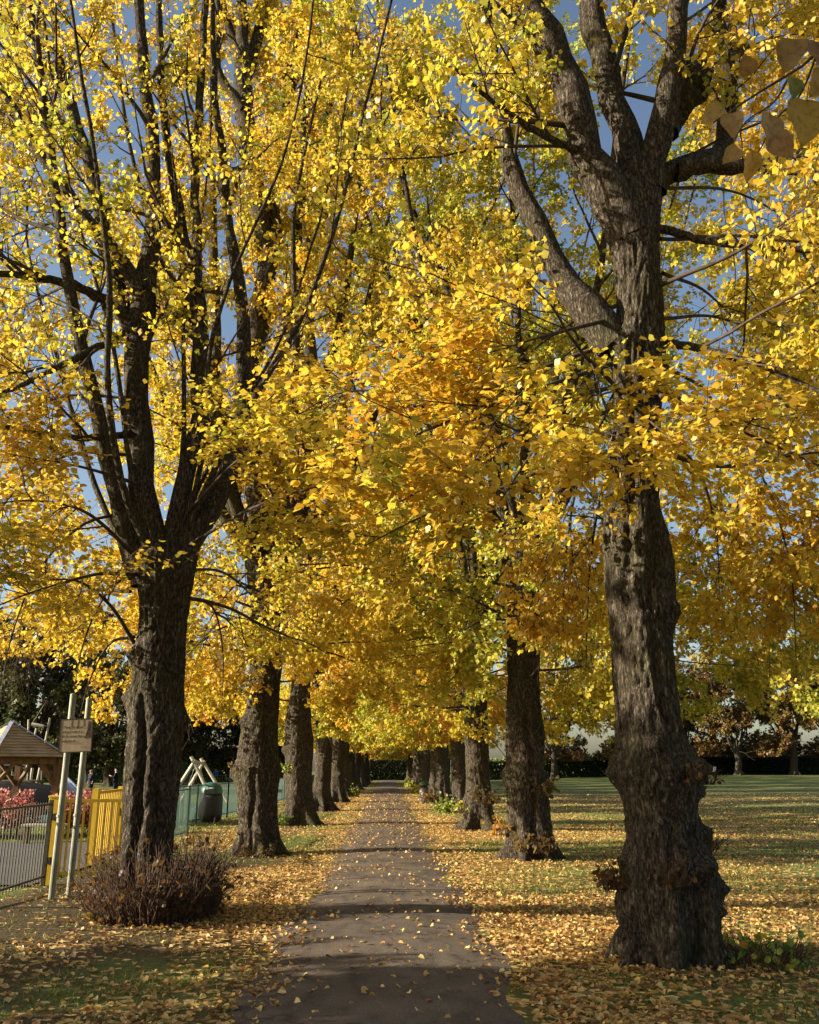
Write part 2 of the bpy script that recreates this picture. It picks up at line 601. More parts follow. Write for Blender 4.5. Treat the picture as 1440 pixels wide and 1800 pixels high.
# ------------------------------------------------------------------ tree parts
LEAF6 = np.array([[0, 0, 0], [0.20, 0.40, 0.10], [0.64, 0.38, 0.07], [1.0, 0.0, -0.10], [0.64, -0.38, 0.07], [0.20, -0.40, 0.10]])
LEAF6F = np.array([[0, 1, 2, 3], [0, 3, 4, 5]])
LEAF5 = np.array([[0, 0.17, 0.05], [0, -0.17, 0.05], [0.52, -0.47, 0.07], [1.0, 0, -0.12], [0.52, 0.47, 0.07]])
LEAF5F = np.array([[0, 1, 2, 3, 4]])
LEAF4 = np.array([[0, 0, 0], [0.42, 0.46, 0.09], [1.0, 0, -0.08], [0.42, -0.46, 0.09]])
LEAF4F = np.array([[0, 1, 2], [0, 2, 3]])

PAL = {  # leaf colours: (weight position, linear colour)
    'yellow': np.array([[0.18, 0.25, 0.03], [0.42, 0.40, 0.05], [0.60, 0.46, 0.06], [0.64, 0.44, 0.055], [0.55, 0.33, 0.04], [0.38, 0.19, 0.025]]),
    'orange': np.array([[0.42, 0.35, 0.04], [0.59, 0.41, 0.05], [0.63, 0.37, 0.04], [0.58, 0.31, 0.035], [0.50, 0.24, 0.03], [0.34, 0.15, 0.025]]),
    'green': np.array([[0.10, 0.19, 0.04], [0.22, 0.31, 0.05], [0.40, 0.40, 0.05], [0.56, 0.45, 0.06], [0.58, 0.40, 0.05], [0.46, 0.26, 0.03]]),
    'brown': np.array([[0.08, 0.08, 0.022], [0.11, 0.095, 0.024], [0.15, 0.11, 0.026], [0.17, 0.105, 0.025], [0.15, 0.075, 0.02], [0.11, 0.055, 0.018]]),  # browns dimmed: shade on the far lawn trees is put into these colours
    'dark': np.array([[0.035, 0.05, 0.018], [0.05, 0.065, 0.02], [0.07, 0.08, 0.025], [0.10, 0.09, 0.03], [0.12, 0.09, 0.03], [0.08, 0.06, 0.03]]),
}


def pal_cols(pal, w):
    """w in 0..1 -> colours"""
    p = PAL[pal]
    w = np.clip(w, 0, 0.9999) * (len(p) - 1)
    i = w.astype(int)
    f = (w - i)[:, None]
    return p[i] * (1 - f) + p[i + 1] * f


def norm(v):
    return v / (np.linalg.norm(v, axis=-1, keepdims=True) + 1e-9)


def leaves_mesh(name, pos, axisv, nrm, size, cols, tmpl, tf, mat):
    n = len(pos)
    a = norm(axisv)
    nn = norm(nrm - a * (nrm * a).sum(1, keepdims=True))
    s = np.cross(nn, a)
    sz = size[:, None, None]
    v = pos[:, None, :] + sz * (tmpl[None, :, 0:1] * a[:, None, :] + tmpl[None, :, 1:2] * s[:, None, :] + tmpl[None, :, 2:3] * nn[:, None, :])
    k = len(tmpl)
    f = (np.arange(n)[:, None, None] * k + tf[None]).reshape(-1, tf.shape[1])
    return mesh_np(name, v.reshape(-1, 3), f, mat, False, np.repeat(cols, len(tf), 0))


def tubes(P, Rd, sides):
    """P (B,n,3), Rd (B,n) -> verts, quads"""
    B, n, _ = P.shape
    T = np.empty_like(P)
    T[:, 1:-1] = P[:, 2:] - P[:, :-2]
    T[:, 0] = P[:, 1] - P[:, 0]
    T[:, -1] = P[:, -1] - P[:, -2]
    T = norm(T)
    ref = np.where(np.abs(T[:, :1, 2:3]) > 0.85, np.array([[[1.0, 0.1, 0]]]), np.array([[[0.05, 0.1, 1.0]]]))
    U = norm(np.cross(T, np.broadcast_to(ref, T.shape)))
    V = np.cross(U, T)
    an = np.arange(sides) * 2 * math.pi / sides
    ring = U[:, :, None, :] * np.cos(an)[None, None, :, None] + V[:, :, None, :] * np.sin(an)[None, None, :, None]
    v = P[:, :, None, :] + ring * Rd[:, :, None, None]
    base = (np.arange(B)[:, None, None] * n + np.arange(n - 1)[None, :, None]) * sides
    k = np.arange(sides)[None, None, :]
    k2 = (np.arange(sides) + 1) % sides
    f = np.stack([base + k, base + k2, base + sides + k2, base + sides + k], -1).reshape(-1, 4)
    return v.reshape(-1, 3), f


def grow(rs, P, Rd, counts, t0, t1, length, angle, grav, n, jit, ratio, rtip, bias=(0, 0, 0), rmax=1.0, short_end=0.5):
    """children of the polylines P: counts per parent"""
    B, m, _ = P.shape
    idx = np.repeat(np.arange(B), counts)
    K = len(idx)
    t = rs.uniform(t0, t1, K)
    u = t * (m - 1)
    i = np.minimum(u.astype(int), m - 2)
    f = (u - i)[:, None]
    p0 = P[idx, i] * (1 - f) + P[idx, i + 1] * f
    r0 = Rd[idx, i] * (1 - f[:, 0]) + Rd[idx, i + 1] * f[:, 0]
    T = norm(P[idx, i + 1] - P[idx, i])
    rnd = rs.normal(size=(K, 3))
    side = norm(rnd - T * (rnd * T).sum(1, keepdims=True))
    a = rs.uniform(angle[0], angle[1], K)[:, None]
    d = norm(T * np.cos(a) + side * np.sin(a) + np.array(bias))
    L = rs.uniform(length[0], length[1], K) * (1 - (1 - short_end) * t)
    step = L / (n - 1)
    out = np.empty((K, n, 3))
    out[:, 0] = p0
    g = grav if hasattr(grav, '__len__') else (grav, grav)
    gr = rs.uniform(g[0], g[1], K)
    for k in range(1, n):
        d = d + rs.normal(size=(K, 3)) * jit
        d[:, 2] += gr
        d = norm(d)
        out[:, k] = out[:, k - 1] + d * step[:, None]
    rb = np.minimum(np.minimum(r0 * ratio, rmax), L * 0.02 + 0.002)
    w = np.linspace(0, 1, n)[None, :]
    rad = rb[:, None] * (1 - w) + rtip * w
    return out, rad


def catmull(pts, n):
    pts = np.asarray(pts, float)
    seg = np.linalg.norm(np.diff(pts[:, :3], axis=0), axis=1)
    t = np.concatenate([[0], np.cumsum(seg)])
    q = np.linspace(0, t[-1], n)
    out = np.empty((n, pts.shape[1]))
    m = np.zeros_like(pts)
    m[1:-1] = (pts[2:] - pts[:-2]) / (t[2:] - t[:-2])[:, None]
    m[0] = (pts[1] - pts[0]) / (t[1] - t[0])
    m[-1] = (pts[-1] - pts[-2]) / (t[-1] - t[-2])
    i = np.clip(np.searchsorted(t, q, side='right') - 1, 0, len(t) - 2)
    h = (t[i + 1] - t[i])
    s = ((q - t[i]) / h)[:, None]
    h = h[:, None]
    return (2 * s**3 - 3 * s**2 + 1) * pts[i] + (s**3 - 2 * s**2 + s) * h * m[i] + (-2 * s**3 + 3 * s**2) * pts[i + 1] + (s**3 - s**2) * h * m[i + 1]


def bark_surface(C, rad, seed, nth, burrs=(), flare=0.0, flutes=6, base_z=0.0, ridge=0.034, lump=0.07):
    """a lofted trunk with ridged bark, root flare and burrs. C (n,3) centres going up, rad (n)"""
    n = len(C)
    th = np.linspace(0, 2 * math.pi, nth, endpoint=False)
    Z = C[:, 2:3] - base_z
    ct, st = np.cos(th)[None, :], np.sin(th)[None, :]
    r = rad[:, 0:1] + rad[:, 1:2] * np.maximum(0, -ct) ** 1.6 + rad[:, 2:3] * np.maximum(0, ct) ** 1.6
    rr = float(np.mean(rad[:, 0]))
    k = np.stack([(ct * rr + 0 * Z).ravel(), (st * rr + 0 * Z).ravel(), (Z + 0 * ct).ravel()], 1)
    low = fbm(k * np.array([2.3, 2.3, 1.3]), seed, 3).reshape(n, nth) - 0.5
    r = r * (1 + 2.4 * lump * low)
    rs = np.random.default_rng(seed)
    if flare:
        ph = rs.uniform(0, 6.28)
        fl = np.exp(-np.maximum(Z, 0) / 0.30)
        w = 0.5 + 0.5 * np.cos(flutes * th[None, :] + ph + 1.3 * np.sin(2 * th[None, :] + ph))
        r = r + flare * fl * (0.12 + 1.1 * w ** 2)
        r = r * (1 - 0.20 * (0.5 + 0.5 * np.cos(flutes * th[None, :] + ph + math.pi)) * np.exp(-np.maximum(Z, 0) / 0.9))
    for (gt, z0, z1, gw, gd) in [b for b in burrs if len(b) == 5]:     # seams where stems have fused
        wob = gt + 0.16 * np.sin(Z * 2.1 + gt) + 0.05 * np.sin(Z * 7.3)
        dth = (th[None, :] - wob + math.pi) % (2 * math.pi) - math.pi
        r = r - gd * np.exp(-(dth / gw) ** 2) * smooth(z0 - 0.2, z0 + 0.1, Z) * (1 - smooth(z1 - 0.3, z1 + 0.2, Z))
    for (bt, bz, bs, ba) in [b for b in burrs if len(b) == 4]:
        dth = (th[None, :] - bt + math.pi) % (2 * math.pi) - math.pi
        q = np.exp(-((dth * rr / bs) ** 2 + ((Z - bz) / (bs * 0.75)) ** 2))
        lum = fbm(k * 19.0, seed + 50, 3).reshape(n, nth)
        r = r + ba * q * (0.1 + 1.8 * lum)
    # ridged bark: vertical plates broken by cracks
    warp = fbm(k * 3.0, seed + 3, 2)[:, None] * np.array([[0.25, 0.25, 0.0]])
    rd = fbm((k + warp) * np.array([17.0, 17.0, 3.2]), seed + 9, 3).reshape(n, nth)
    rd2 = fbm((k + warp) * np.array([38.0, 38.0, 9.0]), seed + 19, 2).reshape(n, nth)
    r = r + ridge * (1 - np.abs(2 * rd - 1) * 2.6) * 0.8 + ridge * 0.6 * (rd2 - 0.5)
    v = np.stack([C[:, 0:1] + r * ct, C[:, 1:2] + r * st, C[:, 2:3] + 0 * r], -1).reshape(-1, 3)
    ii = (np.arange(n - 1)[:, None] * nth + np.arange(nth)[None, :])
    jj = (np.arange(n - 1)[:, None] * nth + ((np.arange(nth) + 1) % nth)[None, :])
    f = np.stack([ii, jj, jj + nth, ii + nth], -1).reshape(-1, 4)
    return v, f


def limb_surface(P, rad, seed, sides=12):
    v, f = tubes(P[None], rad[None], sides)
    n = (fbm(v * np.array([9.0, 9.0, 4.0]), seed, 2) - 0.5)
    c = np.repeat(P, sides, 0)
    v = c + (v - c) * (1 + 0.45 * n)[:, None]
    return v, f


def make_tree(name, base, trunkC, trunkR, limbs, seed, pal, mid=0.5, hex_leaf=False, leaf_size=(0.055, 0.09), dens=1.0,
              sprays=(), spray_mid=0.66, burrs=(), flare=0.22, nth=72, l2=1.25, skirt=0, skirt_len=(2.4, 4.2), skirt_z=(3.4, 7.0),
              leaf_m='leaf', rows=None, wood=True, leaf_min_z=2.7, spread=1.0, top_thin=0.0, drapes=(), per3=11, per4=8, n4=5, fine_twigs=False, tsc=1.0):
    """returns the root Empty at the foot of the tree with its trunk, limbs, branchwork and crown"""
    rs = np.random.default_rng(seed)
    base = np.array([base[0], base[1], float(gz(np.array([base[0]]), np.array([base[1]]))[0])])
    root = empty(name, base)
    nrow = rows or max(24, int((trunkC[-1, 2] - trunkC[0, 2]) / 0.05))
    if trunkR.ndim == 1:
        trunkR = np.stack([trunkR, 0 * trunkR, 0 * trunkR], 1)
    T = catmull(np.concatenate([trunkC, trunkR], 1), nrow)
    v, f = bark_surface(T[:, :3], np.maximum(T[:, 3:6], [[0.03, -9, -9]]), seed, nth, burrs, flare, 5 + seed % 3, base[2])
    tr = link('trunk', mesh_np('trunk', v - base, f, M['bark'], True), root)
    tr.data.update()
    LP, LR = [], []
    for (p, r) in limbs:
        q = catmull(np.concatenate([p, np.asarray(r)[:, None]], 1), 24)
        q[1:-1, :3] += rs.normal(size=(22, 3)) * (q[1:-1, 3:4] * 0.22)
        LP.append(q[:, :3]); LR.append(np.maximum(q[:, 3], 0.008))
        v, f = limb_surface(q[:, :3], LR[-1], seed + len(LP), 12 if hex_leaf else 8)
        link('limb', mesh_np('limb', v - base, f, M['bark'], True), root)
    V, F, off = [], [], 0

    def addw(v, f):
        nonlocal off
        V.append(v - base); F.append(f + off); off += len(v)
    # long low branches that reach out of the trunk and droop
    allP, allR = [np.array(LP)], [np.array(LR)]
    if skirt:
        ok = (T[:, 2] - base[2] > skirt_z[0])
        spine = catmull(T[ok][:, :3], 24)[None] if ok.sum() > 3 else np.array(LP[:1])
        srad = np.full((1, 24), 0.2)
        sp, sr = grow(rs, spine, srad, np.array([skirt]), 0.0, 0.95, skirt_len, (1.15, 1.6), (-0.035, 0.01), 24, 0.05, 0.16, 0.006, rmax=0.035, short_end=0.8)
        allP.append(sp); allR.append(sr)
        addw(*tubes(sp, sr, 5))
    P1 = np.concatenate(allP); R1 = np.concatenate(allR)
    L1 = np.linalg.norm(np.diff(P1, axis=1), axis=2).sum(1)
    cnt = np.maximum(3, (L1 * l2 * dens).astype(int))
    P2, R2 = grow(rs, P1, R1, cnt, 0.16, 1.0, (1.3 * spread, 3.3 * spread), (0.5, 1.15), (-0.02, 0.05), 8, 0.10, 0.5, 0.005, rmax=0.04)
    groups = [(P2, R2, mid, 0.0)]
    if len(sprays):
        S = np.array([catmull(s, 20)[:, :3] for s in sprays])
        SR = np.linspace(0.028, 0.006, 20)[None].repeat(len(S), 0)
        addw(*tubes(S, SR, 6))
        L = np.linalg.norm(np.diff(S, axis=1), axis=2).sum(1)
        ps, rr_ = grow(rs, S, SR, np.maximum(4, (L * 2.1).astype(int)), 0.25, 1.0, (0.6, 1.9), (0.6, 1.2), (-0.04, 0.02), 8, 0.08, 0.6, 0.004, rmax=0.02)
        ps[:, :, 2] = ps[:, :1, 2] + (ps[:, :, 2] - ps[:, :1, 2]) * 0.6
        groups.append((ps, rr_, spray_mid, 0.7))
    if len(drapes):
        S = np.array([catmull(s, 20)[:, :3] for s in drapes])
        SR = np.linspace(0.024, 0.005, 20)[None].repeat(len(S), 0)
        addw(*tubes(S, SR, 6))
        L = np.linalg.norm(np.diff(S, axis=1), axis=2).sum(1)
        ps, rr_ = grow(rs, S, SR, np.maximum(4, (L * 2.9).astype(int)), 0.32, 1.0, (0.7, 1.9), (0.5, 1.2), (-0.06, 0.0), 8, 0.10, 0.6, 0.004, rmax=0.018)
        groups.append((ps, rr_, mid + 0.04, 0.0))
    LPOS, LAX, LN, LS, LC = [], [], [], [], []
    for gi, (Pg, Rg, gm, flat) in enumerate(groups):
        keep = Pg[:, -1, 2] > base[2] + leaf_min_z - 0.25
        Pg, Rg = Pg[keep], Rg[keep]
        addw(*tubes(Pg, Rg, 5 if hex_leaf else 4))
        n3 = 8 if gi == 0 else 6
        P3, R3 = grow(rs, Pg, Rg, np.full(len(Pg), n3), 0.12, 1.0, (0.45 * tsc, 1.25 * tsc), (0.5, 1.1), (-0.05, 0.03), 5, 0.12, 0.6, 0.003, rmax=0.012)
        if flat:
            P3[:, :, 2] = P3[:, :1, 2] + (P3[:, :, 2] - P3[:, :1, 2]) * 0.5
        if tsc < 1.5:
            addw(*tubes(P3, R3, 3))
        P4, R4 = grow(rs, P3, R3, np.full(len(P3), n4), 0.15, 1.0, (0.18 * tsc, 0.5 * tsc), (0.5, 1.1), (-0.08, 0.02), 3, 0.12, 0.6, 0.002, rmax=0.005)
        if fine_twigs or hex_leaf:
            addw(*tubes(P4[:, ::2], R4[:, ::2], 3))
        for (Pq, per) in ((P3, per3), (P4, per4)):
            K = len(Pq) * per
            idx = np.repeat(np.arange(len(Pq)), per)
            m = Pq.shape[1]
            t = rs.uniform(0.15, 1.0, K)
            u = t * (m - 1); i = np.minimum(u.astype(int), m - 2); ff = (u - i)[:, None]
            pos = Pq[idx, i] * (1 - ff) + Pq[idx, i + 1] * ff
            tw = norm(Pq[idx, i + 1] - Pq[idx, i])
            ax = norm(tw * 0.5 + rs.normal(size=(K, 3)) * 0.75 + np.array([0, 0, -0.35]))
            if flat:
                ax[:, 2] *= 0.4
            nr = norm(rs.normal(size=(K, 3)) * (0.75 - 0.4 * flat) + np.array([0, 0, 0.7 + 0.5 * flat]))
            pos = pos + ax * rs.uniform(0.015, 0.045, K)[:, None]
            sel = pos[:, 2] > base[2] + leaf_min_z
            if top_thin:
                sel &= rs.uniform(size=K) > top_thin * smooth(9, 16, pos[:, 2])
            pos, ax, nr = pos[sel], ax[sel], nr[sel]
            w = gm + 0.9 * (fbm(pos * 0.55, seed + 4, 3) - 0.5) + rs.normal(size=len(pos)) * 0.13
            LPOS.append(pos); LAX.append(ax); LN.append(nr)
            LS.append(rs.uniform(leaf_size[0], leaf_size[1], len(pos)))
            c = pal_cols(pal, w)
            LC.append(c * rs.uniform(0.78, 1.12, (len(pos), 1)))
    if wood:
        b = link('branchwork', mesh_np('branchwork', np.concatenate(V), np.concatenate(F), M['twig'], True), root)
        tag(b, kind='stuff')
    pos = np.concatenate(LPOS) - base
    cme = leaves_mesh('crown', pos, np.concatenate(LAX), np.concatenate(LN), np.concatenate(LS), np.concatenate(LC),
                      LEAF5 if hex_leaf else LEAF4, LEAF5F if hex_leaf else LEAF4F, M[leaf_m])
    tag(link('crown', cme, root), kind='stuff')
    print(name, 'leaves', len(pos), 'wood faces', sum(len(f) for f in F))
    return root


def copy_tree(src, loc, rz, sc=1.0):
    r = src.copy(); COL.objects.link(r)
    r.location = [float(v) for v in loc]; r.rotation_euler = (0, 0, rz); r.scale = (sc, sc, sc)
    for ch in src.children:
        c = ch.copy(); COL.objects.link(c); c.parent = r
        for g in ch.children:
            d = g.copy(); COL.objects.link(d); d.parent = c
    return r


def outline(rows, Y, dz_base=None):
    """trunk centre line and radii from (pixel row, left edge, right edge) at distance Y"""
    C, Rr = [], []
    for (y, xl, xr) in rows:
        a, b = at(xl, y, Y), at(xr, y, Y)
        C.append((a + b) / 2); Rr.append(np.linalg.norm(b - a) / 2 - 0.03)
    C, Rr = np.array(C), np.array(Rr)
    o = np.argsort(C[:, 2])
    C, Rr = C[o], Rr[o]
    left, right = C[:, 0] - Rr, C[:, 0] + Rr
    n = len(C)
    cs, rs_ = C.copy(), Rr.copy()
    for i in range(n):                       # the plain shaft; what stands out beyond it is one-sided
        w = np.exp(-((C[:, 2] - C[i, 2]) / 0.7) ** 2)
        cs[i, 0] = (C[:, 0] * w).sum() / w.sum()
        rs_[i] = (Rr * w).sum() / w.sum()
    return cs, np.stack([rs_, (cs[:, 0] - rs_) - left, right - (cs[:, 0] + rs_)], 1)


def limb_px(pts, Y, dY=0.0, ext=0.0, lift=0.6):
    """a limb from (x, y, width in pixels), drifting dY in depth; ext: metres that go on beyond the last point"""
    P, r = [], []
    for k, (x, y, w) in enumerate(pts):
        Yk = Y + dY * k / max(1, len(pts) - 1)
        p = at(x, y, Yk)
        P.append(p)
        r.append(w / 2 / FPX * np.dot(p - CAM, FWD))
    if ext:
        d = P[-1] - P[-2]
        d = d / np.linalg.norm(d) + np.array([0, 0, lift])
        d /= np.linalg.norm(d)
        P.append(P[-1] + d * ext * 0.5); r.append(r[-1] * 0.65)
        P.append(P[-2 + 1] + d * ext * 0.5); r.append(r[-1] * 0.35)
    return np.array(P), np.array(r)


def spray_px(pts):
    return np.array([at(x, y, Y) for (x, y, Y) in pts])


def simple_limbs(rs, top, r_top, n, height, spread):
    L = []
    a0 = rs.uniform(0, 6.28)
    for k in range(n):
        a = a0 + k * 2 * math.pi / n + rs.uniform(-0.35, 0.35)
        out = rs.uniform(0.45, 1.0) * spread
        if k % 4 == 3:
            out *= 0.35
        h = height * rs.uniform(0.82, 1.0)
        z0 = top[2] - rs.uniform(0.1, 0.9)
        d = np.array([math.cos(a), math.sin(a), 0])
        pts = [np.array([top[0], top[1], z0]) + d * r_top * 0.35]
        for q, (fo, fz) in enumerate(((0.25, 0.16), (0.48, 0.36), (0.75, 0.66), (1.0, 1.0))):
            p = np.array([top[0], top[1], z0]) + d * out * fo + np.array([0, 0, (h - z0) * fz])
            p[:2] += rs.normal(size=2) * 0.18
            pts.append(p)
        r0 = r_top * rs.uniform(0.32, 0.5)
        L.append((np.array(pts), np.array([r0, r0 * 0.8, r0 * 0.6, r0 * 0.35, 0.02])))
    return L


def plain_trunk(rs, x, y, h, r):
    z0 = float(gz(np.array([x]), np.array([y]))[0]) - 0.06
    zs = np.array([0, 0.25, 0.8, 1.6, 2.4, 3.2, 4.0, h])
    rad = r * np.array([1.22, 1.10, 1.0, 0.98, 0.94, 0.95, 1.0, 0.92]) * rs.uniform(0.94, 1.06, 8)
    C = np.stack([x + rs.normal(size=8) * 0.04, y + rs.normal(size=8) * 0.04, zs + z0], 1)
    return C, rad


def rand_burrs(rs, n, zmax=3.5):
    return [(rs.uniform(0, 6.28), rs.uniform(0.3, zmax), rs.uniform(0.10, 0.24), rs.uniform(0.05, 0.13)) for _ in range(n)]


# ---- the four limes that stand nearest, traced limb by limb
Y_R1, Y_L1, Y_R2, Y_L2, Y_R3, Y_L3 = 8.75, 11.5, 18.4, 19.7, 26.8, 29.3
rs = np.random.default_rng(5)
C, Rr = outline([(1722, 1092, 1252), (1664, 1098, 1252), (1625, 1096, 1258), (1590, 1085, 1262), (1547, 1092, 1256), (1508, 1104, 1246), (1470, 1102, 1230),
                 (1431, 1096, 1228), (1396, 1090, 1228), (1360, 1080, 1232), (1333, 1080, 1224), (1294, 1080, 1206), (1256, 1081, 1197), (1197, 1077, 1189),
                 (1139, 1073, 1184), (1060, 1066, 1186), (1000, 1062, 1184), (950, 1061, 1176), (900, 1064, 1160), (850, 1068, 1160), (800, 1072, 1160),
                 (750, 1075, 1162), (700, 1078, 1165), (650, 1076, 1167), (600, 1074, 1168), (550, 1084, 1168), (500, 1082, 1165), (450, 1075, 1160),
                 (400, 1068, 1160), (350, 1072, 1164), (310, 1088, 1160), (285, 1105, 1145)], Y_R1)
FRONT = -math.pi / 2
burr1 = [(math.pi, 0.85, 0.16, 0.10), (0.1, 1.05, 0.17, 0.14), (0.0, 0.62, 0.15, 0.10), (-0.4, 1.66, 0.2, 0.10), (math.pi, 1.62, 0.16, 0.08),
         (FRONT, 1.62, 0.20, 0.07), (FRONT + 0.5, 0.80, 0.2, 0.06), (0.0, 3.15, 0.14, 0.07), (math.pi + .6, 6.1, 0.16, 0.10), (0.3, 5.95, 0.13, 0.07), (FRONT - 0.7, 3.4, 0.15, 0.06), (FRONT - 0.2, -0.2, 1.3, 0.12, 0.07), (FRONT + 0.55, -0.2, 0.6, 0.12, 0.08), (FRONT - 0.9, -0.2, 0.6, 0.12, 0.07), (FRONT + 0.2, 1.9, 4.6, 0.12, 0.05), (FRONT - 0.5, 3.0, 6.0, 0.13, 0.05)]
burr1 += [(rs.uniform(-math.pi, 0), z_ + rs.normal() * 0.12, rs.uniform(0.05, 0.10), rs.uniform(0.04, 0.09)) for z_ in (1.6, 1.6, 1.55, 1.7, 1.6, 0.8, 0.7, 0.85, 0.75, 0.6, 3.0, 3.2, 4.4, 5.2)]
limbsR1 = [
    limb_px([(1082, 610, 74), (1040, 560, 66), (985, 490, 46), (942, 400, 40), (908, 300, 35), (875, 205, 31), (860, 100, 29), (855, 0, 27), (850, -90, 25)], Y_R1, 0.9, 4.5),
    limb_px([(1110, 420, 84), (1078, 350, 78), (1042, 280, 66), (1008, 190, 58), (970, 95, 56), (925, 0, 52), (890, -80, 46)], Y_R1, -0.3, 5.0),
    limb_px([(1128, 350, 60), (1112, 260, 50), (1078, 160, 46), (1048, 70, 44), (1042, -10, 40), (1050, -100, 34)], Y_R1, 0.5, 5.0),
    limb_px([(1145, 340, 54), (1160, 250, 46), (1180, 150, 42), (1192, 40, 36), (1205, -60, 32)], Y_R1, -0.5, 5.0),
    limb_px([(1172, 235, 42), (1195, 185, 52), (1222, 140, 56), (1232, 128, 50)], Y_R1, 0.5),
    limb_px([(1135, 330, 44), (1200, 292, 38), (1262, 270, 34), (1282, 215, 30), (1278, 120, 28), (1262, 20, 26), (1255, -80, 22)], Y_R1, 1.2, 4.5),
    limb_px([(1190, 302, 34), (1250, 292, 30), (1320, 288, 22), (1400, 270, 14), (1500, 240, 9)], Y_R1, -0.4),
    limb_px([(1150, 402, 16), (1240, 420, 13), (1340, 435, 11), (1440, 440, 9), (1540, 430, 6)], Y_R1, -0.8),
    limb_px([(1062, 285, 18), (1000, 258, 14), (935, 225, 12), (865, 178, 9), (800, 120, 6)], Y_R1, -1.0),
    limb_px([(1160, 600, 18), (1255, 618, 12), (1345, 645, 10), (1440, 690, 8), (1540, 740, 5)], Y_R1, -0.9),
]
spraysR1 = [spray_px(s) for s in (
    [(1075, 640, 8.7), (900, 700, 8.0), (720, 770, 7.3), (560, 860, 6.9)],
    [(1085, 720, 8.7), (930, 760, 7.9), (800, 830, 7.3), (660, 905, 6.9)],
    [(1080, 560, 8.7), (960, 590, 8.0), (860, 620, 7.6)],
    [(1080, 680, 8.7), (1010, 700, 7.9), (960, 760, 7.2), (880, 880, 6.9)],
    [(1150, 690, 8.6), (1260, 740, 7.8), (1400, 800, 7.2), (1500, 850, 7)],
    [(1150, 790, 8.7), (1260, 820, 8.6), (1400, 800, 8.5), (1480, 790, 8.5)],
    [(1090, 690, 8.6), (1120, 720, 7.7), (1190, 780, 7.0)],
    [(1085, 600, 8.7), (800, 690, 8.9), (600, 690, 9.2), (480, 760, 9.5)],
    [(1080, 760, 8.7), (900, 850, 8.8), (760, 900, 9.2), (640, 960, 9.5)])]
drapesR1 = [spray_px(s) for s in (
    [(1165, 600, 8.7), (1300, 640, 9.2), (1420, 760, 9.6), (1480, 900, 9.8), (1500, 1050, 9.8)],
    [(1165, 690, 8.7), (1280, 740, 9.4), (1350, 860, 9.9), (1390, 1000, 10.2), (1400, 1160, 10.3)],
    [(1165, 640, 8.8), (1250, 700, 9.8), (1290, 820, 10.8), (1300, 960, 11.2), (1290, 1120, 11.4)],
    [(1160, 420, 8.8), (1300, 430, 9.6), (1440, 520, 10.2), (1520, 640, 10.5)],
    [(1150, 330, 8.8), (1300, 340, 10.0), (1430, 420, 11), (1520, 520, 11.5)],
    [(1165, 480, 8.8), (1250, 520, 10.0), (1330, 620, 11), (1370, 760, 11.6)],
    [(1165, 300, 8.8), (1300, 230, 10.0), (1420, 200, 11), (1520, 240, 12)],
    [(1190, 150, 8.8), (1300, 90, 9.6), (1400, 60, 10.4), (1500, 80, 11)],
    [(1200, 40, 8.9), (1300, -20, 10), (1420, -40, 11), (1520, 0, 12)],
    [(1165, 560, 8.8), (1270, 560, 10.5), (1400, 620, 12), (1480, 720, 13)],
    [(1165, 760, 8.8), (1230, 830, 9.8), (1260, 940, 10.6), (1265, 1060, 11)],
    [(1080, 700, 8.8), (1030, 800, 9.8), (1000, 930, 10.8), (990, 1090, 11.6), (1000, 1200, 12)],
    [(1080, 800, 8.8), (1050, 900, 10.0), (1035, 1030, 11.2), (1030, 1180, 12)])]
R1t = make_tree('lime_tree', (C[0, 0], Y_R1), C, Rr, limbsR1, 101, 'yellow', 0.48, True, (0.05, 0.088), 1.0, spraysR1, 0.56, burr1, 0.17, 132,
                drapes=drapesR1, per3=8, per4=6, l2=0.66, skirt=3, skirt_z=(4.2, 8.0), leaf_min_z=3.2, rows=265)
tag(R1t, 'thick lime tree with swollen burred trunk and forked pale limbs, nearest tree on the lawn side', 'tree', 'limes lining the path')
R1t['label'] = 'thick lime with swollen burred trunk and pale forking limbs beside the lawn'

